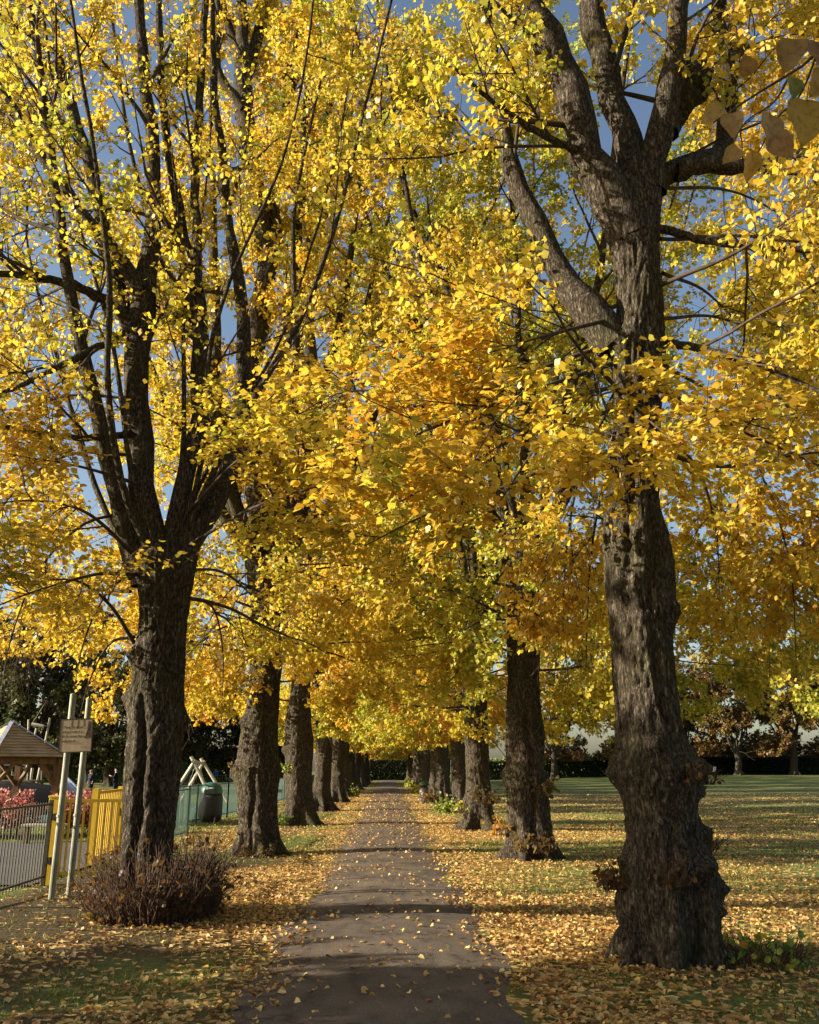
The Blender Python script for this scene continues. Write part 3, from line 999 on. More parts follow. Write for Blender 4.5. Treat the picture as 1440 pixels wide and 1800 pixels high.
C, Rr = outline([(1630, 205, 312), (1600, 208, 308), (1550, 208, 306), (1500, 209, 306), (1450, 212, 310), (1400, 215, 315), (1350, 218, 320), (1300, 222, 322),
                 (1250, 224, 326), (1200, 230, 326), (1150, 236, 328), (1100, 245, 330), (1050, 244, 336), (1010, 236, 344), (980, 240, 340), (955, 255, 320)], Y_L1)
limbsL1 = [
    limb_px([(268, 1030, 74), (254, 900, 48), (245, 800, 44), (243, 700, 42), (240, 600, 42), (247, 530, 44), (260, 462, 36), (269, 380, 28), (272, 300, 25), (262, 180, 22), (248, 50, 19), (240, -80, 16)], Y_L1, 0.2, 4.5),
    limb_px([(252, 510, 28), (202, 440, 26), (150, 385, 23), (95, 310, 19), (40, 215, 15), (-20, 110, 13)], Y_L1, -0.6, 3.0),
    limb_px([(250, 1010, 52), (216, 900, 34), (186, 800, 30), (166, 720, 27), (146, 650, 25), (128, 560, 23), (112, 450, 20), (95, 300, 17), (70, 130, 14), (50, -40, 12)], Y_L1, -1.2, 4.0),
    limb_px([(236, 590, 26), (205, 510, 30), (184, 440, 30), (172, 360, 25), (150, 260, 20), (115, 150, 16), (90, 20, 13)], Y_L1, 0.6, 4.0),
    limb_px([(228, 560, 20), (150, 508, 17), (80, 490, 14), (0, 480, 12), (-90, 470, 8)], Y_L1, -1.4),
    limb_px([(310, 1020, 58), (345, 930, 44), (372, 880, 40), (396, 825, 36), (420, 750, 30), (428, 670, 27), (425, 560, 24), (412, 450, 20), (396, 320, 16), (380, 180, 13)], Y_L1, 0.9, 4.0),
    limb_px([(296, 1010, 50), (318, 880, 34), (338, 800, 31), (348, 700, 29), (352, 600, 29), (344, 500, 28), (322, 410, 19), (302, 310, 16), (288, 180, 14), (280, 40, 12)], Y_L1, 0.4, 4.0),
    limb_px([(346, 510, 20), (346, 400, 17), (345, 270, 15), (354, 120, 13), (362, 0, 11)], Y_L1, 0.5, 3.5),
    limb_px([(252, 545, 14), (210, 590, 14), (110, 640, 12), (10, 690, 9), (-80, 720, 6)], Y_L1, -1.5),
    limb_px([(234, 760, 14), (150, 770, 12), (60, 760, 10), (-40, 740, 7)], Y_L1, -1.8),
]
spraysL1 = [spray_px(s) for s in (
    [(330, 960, 11.4), (430, 900, 10.4), (540, 860, 9.4), (640, 850, 8.8)],
    [(330, 900, 11.4), (430, 800, 10.2), (560, 740, 9.2)],
    [(240, 980, 11.3), (150, 900, 10.2), (40, 880, 9.2), (-60, 900, 8.6)],
    [(240, 1010, 11.3), (170, 1010, 10.4), (60, 1040, 9.7), (-40, 1080, 9.2)],
    [(236, 1130, 11.4), (190, 1060, 11.0), (130, 1020, 10.6), (20, 1030, 10.2)],
    [(240, 850, 11.3), (140, 820, 10.0), (20, 800, 9.0)])]
limbsL1 += simple_limbs(np.random.default_rng(55), C[-1], 0.13, 7, 15.5, 4.2)
drapesL1 = [spray_px(s) for s in (
    [(240, 900, 11.5), (150, 920, 11.2), (70, 1000, 10.9), (20, 1120, 10.6), (0, 1230, 10.5)],
    [(240, 1000, 11.5), (190, 1040, 11.8), (150, 1120, 12.2), (130, 1210, 12.4)],
    [(236, 1120, 11.5), (195, 1130, 11.9), (160, 1190, 12.4), (140, 1260, 12.6)],
    [(240, 800, 11.5), (120, 800, 11.3), (20, 870, 11), (-40, 990, 10.8)],
    [(240, 700, 11.5), (100, 700, 11.6), (0, 770, 11.6), (-60, 870, 11.6)],
    [(230, 1040, 11.5), (140, 1040, 12.4), (60, 1090, 13.4), (20, 1170, 14)],
    [(150, 385, 11.3), (60, 400, 11.8), (-20, 440, 12.2), (-90, 520, 12.6)],
    [(110, 320, 11.2), (30, 320, 12), (-60, 360, 13)],
    [(60, 250, 11.0), (0, 190, 12), (-70, 150, 13)],
    [(120, 500, 11.3), (40, 540, 12.4), (-40, 600, 13.4)],
    [(165, 720, 11.0), (90, 640, 12), (10, 600, 13), (-60, 620, 13.6)],
    [(95, 300, 11.2), (50, 200, 12.4), (0, 60, 13.6)],
    [(330, 1050, 11.6), (375, 1070, 12.6), (392, 1150, 13.6), (390, 1240, 14)],
    [(330, 1000, 11.6), (400, 1010, 12.6), (470, 1080, 13.4), (520, 1170, 14)])]
L1t = make_tree('lime_tree', (C[0, 0], Y_L1), C, Rr, limbsL1, 202, 'yellow', 0.45, True, (0.05, 0.085), 1.0, spraysL1, 0.50,
                [(math.pi, 2.55, 0.17, 0.10), (math.pi + .5, 3.1, 0.15, 0.08), (0.1, 2.3, 0.15, 0.05), (FRONT + 1.0, 2.2, 0.2, 0.05), (FRONT, 1.9, 0.16, 0.04), (FRONT - 0.30, -0.2, 2.5, 0.16, 0.10), (FRONT + 0.35, 0.2, 1.9, 0.12, 0.05), (FRONT - 1.0, 0.4, 2.0, 0.12, 0.04)], 0.07, 120,
                l2=0.62, per3=6, per4=4, skirt=2, skirt_z=(3.6, 4.6), leaf_min_z=3.25, rows=170, drapes=drapesL1)
tag(L1t, 'lime with a skirt of cut brown shoots round its foot beside the notice board', 'tree', 'limes lining the path')

C, Rr = outline([(1512, 418, 500), (1490, 420, 494), (1450, 421, 490), (1400, 417, 490), (1365, 412, 494), (1330, 417, 492), (1300, 422, 490), (1250, 430, 491), (1200, 438, 493),
                 (1150, 439, 497), (1100, 440, 499), (1050, 440, 505), (1010, 440, 508), (980, 450, 500)], Y_L2)
limbsL2 = [
    limb_px([(468, 1040, 50), (456, 900, 40), (443, 760, 36), (448, 620, 36), (464, 470, 36), (452, 330, 34), (434, 210, 34), (430, 110, 32), (405, 60, 20), (385, -20, 18)], Y_L2, 0.4, 4.0),
    limb_px([(432, 130, 26), (455, 70, 20), (468, 0, 17), (480, -80, 14)], Y_L2 + .3, 0.2, 3.5),
    limb_px([(431, 130, 24), (426, 40, 20), (424, -60, 16)], Y_L2 + .2, -0.2, 3.5),
    limb_px([(428, 190, 16), (398, 150, 15), (382, 110, 14), (384, 30, 12), (378, -60, 10)], Y_L2, -0.5, 3.0),
    limb_px([(462, 500, 24), (482, 420, 22), (486, 330, 18), (500, 210, 14), (520, 100, 12)], Y_L2, 0.9, 4.0),
    limb_px([(490, 1030, 34), (520, 930, 26), (540, 820, 22), (560, 700, 18), (600, 560, 14), (620, 430, 11)], Y_L2, -0.9, 3.0),
    limb_px([(452, 1030, 32), (420, 900, 26), (395, 780, 22), (380, 640, 20), (376, 480, 17), (370, 300, 13)], Y_L2, 1.2, 4.0),
    limb_px([(470, 1030, 32), (490, 900, 26), (505, 780, 24), (500, 640, 20), (520, 480, 16), (530, 300, 12)], Y_L2, 1.4, 4.0),
]
limbsL2 += [l for l in simple_limbs(np.random.default_rng(77), C[-1], Rr[-1][0], 7, 19.5, 6.8)]
drapesL2 = [spray_px(s) for s in (
    [(440, 1000, 19.7), (380, 1070, 19.2), (350, 1150, 19.0), (345, 1240, 19.0)],
    [(440, 1040, 19.7), (330, 1080, 20.5), (240, 1130, 21.0), (180, 1210, 21.3)],
    [(500, 1020, 19.7), (540, 1070, 20.4), (570, 1140, 21.0), (580, 1220, 21.2)])]
L2t = make_tree('lime_tree', (C[0, 0], Y_L2), C, Rr, limbsL2, 303, 'yellow', 0.50, False, (0.075, 0.11), 1.0, (), 0.5,
                [(math.pi, 1.65, 0.2, 0.11), (FRONT - .2, -0.2, 1.8, 0.14, 0.07), (FRONT + .5, 0.2, 2.6, 0.12, 0.05), (math.pi + .4, 2.7, 0.16, 0.08), (0.0, 1.7, 0.18, 0.05), (FRONT + .3, 0.8, 0.18, 0.06), (math.pi + .8, 0.9, 0.18, 0.07)], 0.26, 96,
                l2=1.15, skirt=14, fine_twigs=False, skirt_z=(4.0, 7.0), skirt_len=(3, 6), tsc=1.15, per4=7, per3=10, leaf_min_z=2.75, drapes=drapesL2, rows=150)
tag(L2t, 'lime with a round burr low on its lit side, next along from the skirted lime', 'tree', 'limes lining the path')

C, Rr = outline([(1520, 894, 976), (1490, 895, 972), (1450, 893, 968), (1410, 889, 966), (1385, 887, 962), (1350, 887, 957), (1300, 888, 958), (1250, 890, 953), (1200, 892, 950),
                 (1150, 890, 950), (1080, 892, 950), (1000, 893, 948), (940, 895, 946)], Y_R2)
limbsR2 = simple_limbs(np.random.default_rng(9), C[-1], Rr[-1][0], 11, 22.0, 6.4)
drapesR2 = [spray_px(s) for s in (
    [(950, 950, 18.4), (1080, 1000, 18.0), (1250, 1050, 17.6), (1400, 1150, 17.4)],
    [(950, 900, 18.4), (1150, 930, 19.0), (1350, 1030, 19.5), (1440, 1180, 19.6)],
    [(950, 1000, 18.4), (1010, 1070, 17.6), (1040, 1160, 17.2), (1045, 1250, 17.0)],
    [(950, 960, 18.4), (1090, 1040, 19.5), (1220, 1110, 20.3), (1300, 1200, 20.6)],
    [(890, 1000, 18.4), (840, 1060, 18.0), (800, 1140, 17.8)])]
R2t = make_tree('lime_tree', (C[0, 0], Y_R2), C, Rr, limbsR2, 404, 'green', 0.54, False, (0.075, 0.11), 1.0, (), 0.5,
                [(math.pi + .1, 1.55, 0.18, 0.10), (0.0, 1.45, 0.18, 0.09), (FRONT + .1, 0.3, 2.9, 0.14, 0.07), (FRONT - .8, -0.2, 1.4, 0.13, 0.06), (FRONT, 0.45, 0.22, 0.08), (FRONT - .6, 2.6, 0.15, 0.05), (FRONT + .7, 1.3, 0.14, 0.06)], 0.30, 96,
                l2=1.2, skirt=20, fine_twigs=False, skirt_z=(3.6, 7.5), skirt_len=(3, 6.5), tsc=1.15, per4=7, per3=10, leaf_min_z=2.6, drapes=drapesR2, rows=150)
tag(R2t, 'lime with dark sprouting burrs at mid trunk and foot, second along the lawn side', 'tree', 'limes lining the path')

C, Rr = outline([(1470, 562 - 58, 562 - 8), (1440, 506, 552), (1400, 503, 550), (1350, 502, 550), (1300, 500, 551), (1270, 500, 548), (1200, 512, 546), (1120, 514, 546), (1040, 516, 548)], Y_L3)
limbsL3 = [limb_px([(531, 1060, 32), (546, 880, 28), (548, 720, 27), (541, 560, 27), (541, 430, 30), (538, 370, 20), (516, 250, 13), (505, 120, 9)], Y_L3, 0.3, 3.0)]
for (xe, ye, xm, ym) in ((540, 180, 541, 300), (575, 190, 560, 310), (612, 215, 580, 320), (655, 250, 592, 345), (500, 180, 512, 300), (590, 120, 570, 260)):
    limbsL3.append(limb_px([(542, 420, 15), (xm, ym, 13), (xe, ye, 9), (xe + (xe - xm) * 0.7, ye - 90, 6)], Y_L3 + .3, rs.uniform(-0.8, 0.8), 2.5))
limbsL3 += simple_limbs(np.random.default_rng(19), C[-1], Rr[-1][0], 7, 16.0, 6.0)
L3t = make_tree('lime_tree', (C[0, 0], Y_L3), C, Rr, limbsL3, 505, 'orange', 0.42, False, (0.085, 0.13), 0.8, (), 0.5,
                [(math.pi, 2.3, 0.2, 0.10), (math.pi - .3, 1.5, 0.2, 0.09), (FRONT, 1.0, 0.2, 0.07), (0, 0.6, .2, .06)], 0.32, 80,
                l2=1.0, tsc=1.2, leaf_min_z=3.0, skirt_len=(3, 5.5), skirt=15, skirt_z=(3.6, 6.5), rows=120)
tag(L3t, 'orange-leaved lime with green sprouts at its foot, third along the playground side', 'tree', 'limes lining the path')

C, Rr = outline([(1470, 812, 872), (1440, 818, 868), (1400, 818, 865), (1350, 818, 862), (1300, 817, 860), (1250, 815, 858), (1200, 812, 855), (1150, 811, 853), (1060, 812, 852)], Y_R3)
R3t = make_tree('lime_tree', (C[0, 0], Y_R3), C, Rr, simple_limbs(np.random.default_rng(29), C[-1], Rr[-1][0], 10, 21.5, 6.2), 606, 'green', 0.50, False, (0.085, 0.13), 0.8, (), 0.5,
                [(FRONT + .6, 0.85, 0.2, 0.10), (math.pi, 0.8, 0.16, 0.08), (math.pi + .3, 2.5, .18, .06)], 0.36, 80, l2=1.05, tsc=1.2, skirt_len=(3, 5.5), skirt=16, skirt_z=(3.2, 6.5), leaf_min_z=2.4, rows=120)
tag(R3t, 'lime with widely flared roots and a leafy brown burr, third along the lawn side', 'tree', 'limes lining the path')

# ---- two more kinds, copied down the rows
var = []
for k, (pal, md) in enumerate((('yellow', 0.36), ('orange', 0.32), ('green', 0.52))):
    r2_ = np.random.default_rng(700 + k)
    Cv, Rv = plain_trunk(r2_, 0.0, 200.0, 4.7, 0.345)
    t = make_tree('lime_tree', (0, 200.0), Cv, Rv, simple_limbs(r2_, Cv[-1], Rv[-1], 10, 19.0, 5.8), 710 + k, pal, md, False, (0.10, 0.15), 0.8, (), 0.5,
                  rand_burrs(r2_, 7), 0.36, 56, l2=0.75, tsc=1.35, skirt=16, skirt_z=(3.0, 6.5), leaf_min_z=2.9, rows=70)
    var.append(t)
ORD = ['first', 'second', 'third', 'fourth', 'fifth', 'sixth', 'seventh', 'eighth', 'ninth', 'tenth', 'eleventh', 'twelfth', 'thirteenth']
LY = [38.5, 47.6, 57.0, 66.3, 75.8, 85.2, 94.6, 104.0, 113.4, 122.6]
RY = [36.2, 46.0, 55.2, 64.6, 74.0, 83.6, 93.0, 102.5, 112.0, 121.4]
used = set()
first = {}
for side, ys, x0, word in ((-1, LY, -2.62, 'playground'), (1, RY, 2.72, 'lawn')):
    for i, y in enumerate(ys):
        k = (i * 2 + (side > 0) + (i // 2)) % 3
        loc = (x0 + rng.uniform(-0.15, 0.15), y, 0.0)
        if k not in used:
            t = var[k]; used.add(k)
            t.location = loc; t.rotation_euler = (0, 0, rng.uniform(0, 6.28))
        else:
            t = copy_tree(var[k], loc, rng.uniform(0, 6.28), rng.uniform(0.92, 1.08))
        tag(t, '%s lime tree along the %s side of the path, dark burred trunk and yellow leaves' % (ORD[i + 3], word), 'tree', 'limes lining the path')
        first[(side, i)] = t

# the pair beside and behind the photographer: their branches hang in from the edges and shade the path
r2_ = np.random.default_rng(861)
Cv, Rv = plain_trunk(r2_, -2.9, 1.7, 4.9, 0.40)
L0t = make_tree('lime_tree', (-2.9, 1.7), Cv, Rv, simple_limbs(r2_, Cv[-1], Rv[-1], 7, 17.0, 3.4), 863, 'yellow', 0.5, False, (0.065, 0.10), 0.45, (), 0.5,
                rand_burrs(r2_, 6), 0.2, 64, l2=0.9, skirt=0, leaf_min_z=7.0, rows=80)
tag(L0t, 'lime standing on the playground side before the skirted lime, shading the path', 'tree', 'limes lining the path')
def own_tree(name, x, y, seed, pal, md, hgt, spread, leaf_min, dens):
    r2_ = np.random.default_rng(seed)
    Cv, Rv = plain_trunk(r2_, x, y, 4.9, 0.40)
    return make_tree(name, (x, y), Cv, Rv, simple_limbs(r2_, Cv[-1], Rv[-1], 7, hgt, spread), seed + 3, pal, md, False, (0.065, 0.10), dens, (), 0.5,
                     rand_burrs(r2_, 6), 0.2, 64, l2=0.9, skirt=0, leaf_min_z=leaf_min, rows=80)


R0t = own_tree('lime_tree', 2.95, -1.9, 811, 'yellow', 0.5, 17.0, 3.6, 7.5, 0.45)
tag(R0t, 'lime whose low twig of mottled leaves hangs in beside the pale forking limbs', 'tree', 'limes lining the path')


# heart-shaped leaf with cupped blade, drawn point by point
def heart(n=9):
    """outline half of a lime leaf: x along the midrib 0..1, y half width"""
    t = np.linspace(0, 1, n)
    y = 0.47 * np.sin(np.pi * t ** 0.62) ** 0.85 * (1 - 0.12 * t)
    x = t - 0.10 * np.exp(-((t - 0.12) / 0.10) ** 2)
    return x, np.where((t == 0) | (t == 1), 0, y)


def heart_leaf(name, size, col, mat, cup=0.12, curl=0.1, seed=0, stalk=0.35):
    r2_ = np.random.default_rng(seed)
    x, yv = heart(10)
    n = len(x)
    rag = 1 + 0.05 * r2_.normal(size=n)
    vs, fs = [], []
    for i in range(n):
        zc = -curl * x[i] ** 2
        vs.append((x[i], 0, zc))
        vs.append((x[i], yv[i] * 0.55 * rag[i], zc + cup * yv[i] * 0.5))
        vs.append((x[i], yv[i] * rag[i], zc + cup * yv[i] + 0.03 * r2_.normal()))
        vs.append((x[i], -yv[i] * 0.55 * rag[::-1][i], zc + cup * yv[i] * 0.5))
        vs.append((x[i], -yv[i] * rag[::-1][i], zc + cup * yv[i] + 0.03 * r2_.normal()))
    for i in range(n - 1):
        a, b = i * 5, i * 5 + 5
        fs += [(a, b, b + 1, a + 1), (a + 1, b + 1, b + 2, a + 2), (b, a, a + 3, b + 3), (b + 3, a + 3, a + 4, b + 4)]
    k = len(vs)
    vs += [(-stalk, 0.012, 0.10), (-stalk, -0.012, 0.10), (0.02, -0.012, 0.004), (0.02, 0.012, 0.004)]
    fs.append((k, k + 1, k + 2, k + 3))
    v = np.array(vs) * size
    f4 = np.array(fs)
    cols = np.repeat(np.array([col]), len(fs), 0) * r2_.uniform(0.9, 1.1, (len(fs), 1))
    return mesh_np(name, v, f4, mat, True, cols)


# the twig that hangs in from the lime beside the photographer
base0 = np.array(R0t.location)
YB = 1.95
m0 = MB()
start = np.array([2.70, -1.75, 4.3])
tw = [start, np.array([2.35, 0.2, 4.35]), at(1520, 20, YB), at(1440, 85, YB), at(1385, 140, YB), at(1330, 165, YB), at(1255, 215, YB)]
tw2 = [at(1440, 85, YB), at(1405, 170, YB + .02), at(1368, 205, YB + .03), at(1335, 265, YB + .03), at(1318, 292, YB + .03)]
tw3 = [at(1385, 140, YB), at(1360, 180, YB - .04), at(1310, 215, YB - .06), at(1290, 250, YB - .06)]
sm = catmull(np.array(tw), 30)
m0.rod([p - base0 for p in sm], list(np.linspace(0.028, 0.0022, 30)), 6)
for q in (tw2, tw3):
    s_ = catmull(np.array(q), 14)
    m0.rod([p - base0 for p in s_], list(np.linspace(0.0035, 0.0016, 14)), 5)
lb = m0.build('low_branch', M['twig'], R0t, smooth_shade=True)
LEAVES = [(1398, 70, 62, 250, (0.30, 0.19, 0.06)), (1432, 75, 78, 285, (0.28, 0.16, 0.06)), (1396, 138, 40, 265, (0.20, 0.22, 0.04)), (1418, 178, 88, 262, (0.42, 0.29, 0.06)),
          (1352, 202, 60, 268, (0.36, 0.25, 0.10)), (1320, 130, 36, 120, (0.30, 0.17, 0.05)), (1272, 190, 44, 210, (0.42, 0.28, 0.08)), (1285, 200, 46, 275, (0.36, 0.24, 0.09)),
          (1322, 268, 50, 272, (0.44, 0.28, 0.06)), (1300, 262, 38, 220, (0.40, 0.25, 0.08)), (1362, 240, 50, 300, (0.32, 0.19, 0.07)), (1448, 130, 50, 240, (0.36, 0.24, 0.06))]
for k, (x, y, L, ang, c) in enumerate(LEAVES):
    p = at(x, y, YB - 0.02 * (k % 3))
    size = L / FPX * np.dot(p - CAM, FWD)
    a = R(ang)
    axv = RGT * math.cos(a) + UPV * math.sin(a) + FWD * rng.uniform(-0.35, 0.35)
    nv = -FWD + RGT * rng.uniform(-0.6, 0.6) + UPV * rng.uniform(-0.5, 0.5)
    X = Vector(axv).normalized(); Zv = Vector(nv); Zv = (Zv - X * Zv.dot(X)).normalized(); Yv = Zv.cross(X)
    o = link('leaf', heart_leaf('leaf', size, tuple(q * 0.75 for q in c), M['near_leaf'], 0.25, 0.15, 40 + k), lb)
    o.matrix_local = Matrix(((X.x, Yv.x, Zv.x, p[0] - base0[0]), (X.y, Yv.y, Zv.y, p[1] - base0[1]), (X.z, Yv.z, Zv.z, p[2] - base0[2]), (0, 0, 0, 1)))

# ------------------------------------------------------------------ shoots round the feet of the trees
def shoots(root, n, r0, r1, h, spread, seed, mat, leaf_n=0, leaf_pal='brown', leaf_mid=0.6, centre=(0, 0, 0), arc=None, size=(0.05, 0.09), name='basal_shoots', dome=True):
    """a ring of upright twigs round the foot of a tree"""
    rs = np.random.default_rng(seed)
    a = rs.uniform(0, 2 * math.pi, n) if arc is None else rs.uniform(arc[0], arc[1], n)
    rad = np.sqrt(rs.uniform(r0 ** 2, r1 ** 2, n))
    lx, ly = np.cos(a) * rad + centre[0], np.sin(a) * rad + centre[1]
    bz = np.zeros(n) + centre[2]
    fall = 1 - ((rad - r0) / max(r1 - r0, .01)) ** 2 * 0.42 if dome else np.ones(n)
    L = h * rs.uniform(0.55, 1.1, n) * fall
    lob = fbm(np.stack([np.cos(a) * 1.6 + 5, np.sin(a) * 1.6, 0 * a], 1), seed, 2)
    L = L * (0.35 + 1.3 * lob) * rs.choice([0.55, 0.8, 1.0, 1.25], n)
    d = np.stack([np.cos(a) * spread, np.sin(a) * spread, np.ones(n)], 1) + rs.normal(size=(n, 3)) * 0.22
    d = norm(d)
    P = np.empty((n, 5, 3))
    P[:, 0] = np.stack([lx, ly, bz - 0.03], 1)
    for k in range(1, 5):
        d = norm(d + rs.normal(size=(n, 3)) * 0.14)
        P[:, k] = P[:, k - 1] + d * (L / 4)[:, None]
    Rd = np.linspace(1, 0.35, 5)[None] * rs.uniform(0.003, 0.008, n)[:, None]
    v1, f1 = tubes(P, Rd, 3)
    Pc, Rc = grow(rs, P, Rd, np.full(n, 2), 0.35, 1.0, (0.06, 0.24), (0.4, 1.0), 0.02, 3, 0.12, 0.7, 0.0015)
    v2, f2 = tubes(Pc, Rc, 3)
    o = tag(link(name, mesh_np(name, np.concatenate([v1, v2]), np.concatenate([f1, f2 + len(v1)]), mat, True), root), kind='stuff')
    if leaf_n:
        i = rs.integers(0, n, leaf_n)
        t = rs.integers(2, 5, leaf_n)
        pos = P[i, t] + rs.normal(size=(leaf_n, 3)) * 0.03
        pos[:, 2] = np.maximum(pos[:, 2], 0.03)
        cols = pal_cols(leaf_pal, leaf_mid + rs.normal(size=leaf_n) * 0.2) * rs.uniform(0.7, 1.15, (leaf_n, 1))
        nr = rs.normal(size=(leaf_n, 3)) + np.array([0, -0.3, 0.5])
        lm = leaves_mesh('shoot_leaves', pos, rs.normal(size=(leaf_n, 3)), nr, rs.uniform(size[0], size[1], leaf_n), cols, LEAF6, LEAF6F, M['leaf'])
        tag(link('foliage', lm, root), kind='stuff')
    return o


# dense skirt of cut twigs round the lime by the notice board
o = shoots(L1t, 2700, 0.28, 0.70, 0.82, 0.20, 61, M['shoot'], 900, 'brown', 0.8, centre=(0.10, -0.02, 0.0))
o['label'] = 'dense brown skirt of cut shoots'
# dead leaves and short shoots on the burrs of the big lime
for (az, z, rr_, n, ln) in ((math.pi - .2, 0.62, 0.30, 90, 150), (0.0, 1.55, 0.24, 60, 60), (FRONT + .5, 1.60, .2, 40, 40), (0.0, 0.95, 0.2, 60, 30), (FRONT, 0.72, 0.25, 40, 30)):
    c = (math.cos(az) * 0.40, math.sin(az) * 0.40, z)
    shoots(R1t, n, 0.0, rr_ * 0.6, 0.20, 0.3, int(az * 10 + z * 100), M['shoot'], ln, 'brown', 0.85, centre=c, size=(0.03, 0.07), dome=False)
shoots(R1t, 260, 0.0, 0.42, 0.28, 0.5, 66, M['shoot'], 160, 'green', 0.3, centre=(0.78, -0.05, 0.0))
# the others: burr shoots with dark leaves, green sprouts at the foot
for (tr_, az, dist, z, pal, md, n, ln, rr_) in ((R2t, FRONT + .6, 0.40, 1.25, 'brown', 0.3, 60, 110, 0.2), (R2t, FRONT, 0.48, 0.2, 'brown', 0.5, 90, 150, 0.35), (R2t, math.pi - .2, 0.5, 0.45, 'orange', 0.7, 40, 60, 0.2),
                                                (R3t, FRONT + .4, 0.44, 0.75, 'brown', 0.4, 70, 160, 0.3), (R3t, math.pi, 0.5, 0.5, 'green', 0.4, 40, 60, 0.25),
                                                (L3t, math.pi + .3, 0.55, 0.0, 'green', 0.15, 110, 380, 0.4), (L3t, math.pi + .2, 0.5, 1.6, 'green', 0.2, 40, 130, 0.25),
                                                (L2t, math.pi + .5, 0.45, 1.6, 'brown', 0.5, 40, 30, 0.2), (L2t, FRONT, 0.5, 0.0, 'brown', 0.5, 60, 50, 0.35)):
    shoots(tr_, n, 0.0, rr_, 0.45, 0.4, int(abs(az) * 31 + z * 17 + n), M['shoot'], ln, pal, md, centre=(math.cos(az) * dist, math.sin(az) * dist, z), size=(0.06, 0.11))
for (key, az, pal, md) in (((1, 0), math.pi + .3, 'green', 0.2), ((1, 1), math.pi + .2, 'brown', 0.7), ((1, 3), math.pi, 'green', 0.5), ((-1, 2), 0.2, 'green', 0.3), ((1, 5), math.pi, 'green', .4)):
    t = first[key]
    a2 = az - t.rotation_euler.z
    shoots(t, 120, 0.0, 0.45, 0.75, 0.3, int(key[1] * 7 + 91), M['shoot'], 330, pal, md, centre=(math.cos(a2) * 0.55, math.sin(a2) * 0.55, 0), size=(0.09, 0.15))

# ------------------------------------------------------------------ fallen leaves and grass
LIT = np.array([[0.13, 0.065, 0.026], [0.24, 0.12, 0.045], [0.36, 0.19, 0.065], [0.48, 0.29, 0.09], [0.58, 0.40, 0.11], [0.56, 0.44, 0.22]])
LIT = np.minimum(LIT * 1.22, 0.72)
LITTER_MAX = 600.0


def lit_cols(rs, n):
    w = np.clip(rs.beta(1.6, 1.5, n), 0, 0.9999) * (len(LIT) - 1)
    i = w.astype(int)
    f = (w - i)[:, None]
    return (LIT[i] * (1 - f) + LIT[i + 1] * f) * rs.uniform(0.75, 1.1, (n, 1))


def surf(x, y):
    z = gz(x, y)
    on = np.abs(x) < 0.95
    return np.where(on, 0.012 + 0.03 * (1 - (x / 1.03) ** 2), np.maximum(z, np.where(np.abs(x) < 1.15, 0.006, -1)))


def cover2(x, y):
    l, e = cover(x, y)
    on = np.abs(x) < 1.0
    n = fbm(np.stack([x * 1.3, y * 1.3, 0 * x], 1), 51, 3)
    p = 0.024 + 0.20 * smooth(11, 36, y) + 0.34 * smooth(0.60, 1.02, np.abs(x)) * smooth(0.3, 0.6, n) + 0.16 * np.maximum(0, n - 0.50)
    l = np.where(on, p, l)
    for (tx, ty) in ((2.62, 8.75), (-2.75, 11.5), (2.8, 18.4), (-2.6, 19.7), (2.7, 26.8), (-2.5, 29.3)):
        l = l + 0.45 * np.exp(-(((x - tx) ** 2 + (y - ty) ** 2) / 0.75 ** 2))
    # the bare patch under the near shade keeps fewer, darker leaves
    return np.clip(l, 0.01, 0.9), e


rs = np.random.default_rng(90)
xs_, ys_ = [], []
for y in np.arange(4.5, 62, 0.5):
    wdt = 0.56 * y + 1.5
    dmax = LITTER_MAX * min(1.0, (12.0 / y) ** 1.35)
    n = int(dmax * 2 * wdt * 0.5)
    xs_.append(rs.uniform(-wdt, wdt, n)); ys_.append(rs.uniform(y, y + 0.5, n))
lx, ly = np.concatenate(xs_), np.concatenate(ys_)
keep = (lx > -5.4) | (rs.uniform(size=len(lx)) < 0.25)
lx, ly = lx[keep], ly[keep]
pr, _e = cover2(lx, ly)
k = rs.uniform(size=len(lx)) < pr * 0.95
lx, ly = lx[k], ly[k]
dist = ly
# the ones that show largest are single leaves
near = np.argsort(ly + 0.15 * np.abs(lx) + 4 * (np.abs(lx) > 0.5 * ly) + 100 * (ly < 6.3))[:300]
mask = np.ones(len(lx), bool); mask[near] = False
fx, fy = lx[mask], ly[mask]
n = len(fx)
sz = 0.030 + 0.042 * rs.beta(1.5, 2.2, n) * np.maximum(1, (fy / 12.0)) ** 0.5
a = rs.uniform(0, 2 * math.pi, n)
axv = np.stack([np.cos(a), np.sin(a), rs.normal(size=n) * 0.18], 1)
nrm_ = np.stack([rs.normal(size=n) * 0.45, rs.normal(size=n) * 0.45, np.ones(n)], 1)
pos = np.stack([fx, fy, surf(fx, fy) + 0.008 + rs.uniform(0, 0.022, n)], 1)
nearm = fy < 13
lc_ = lit_cols(rs, n)
me1 = leaves_mesh('fallen_leaves', pos[nearm], axv[nearm], nrm_[nearm], sz[nearm], lc_[nearm], LEAF6 * np.array([1, 1, 2.0]), LEAF6F, M['litter'])
tag(link('fallen_leaves', me1), 'carpet of fallen yellow and brown lime leaves over the nearer grass and path', 'leaves', kind='stuff')
fm_ = ~nearm
me1 = leaves_mesh('fallen_leaves', pos[fm_], axv[fm_], nrm_[fm_], sz[fm_], lc_[fm_], LEAF4 * np.array([1, 1, 2.0]), LEAF4F, M['litter'])
tag(link('fallen_leaves', me1), 'fallen leaves strewn further down the avenue', 'leaves', kind='stuff')
print('litter', n)
LEAFKINDS = []
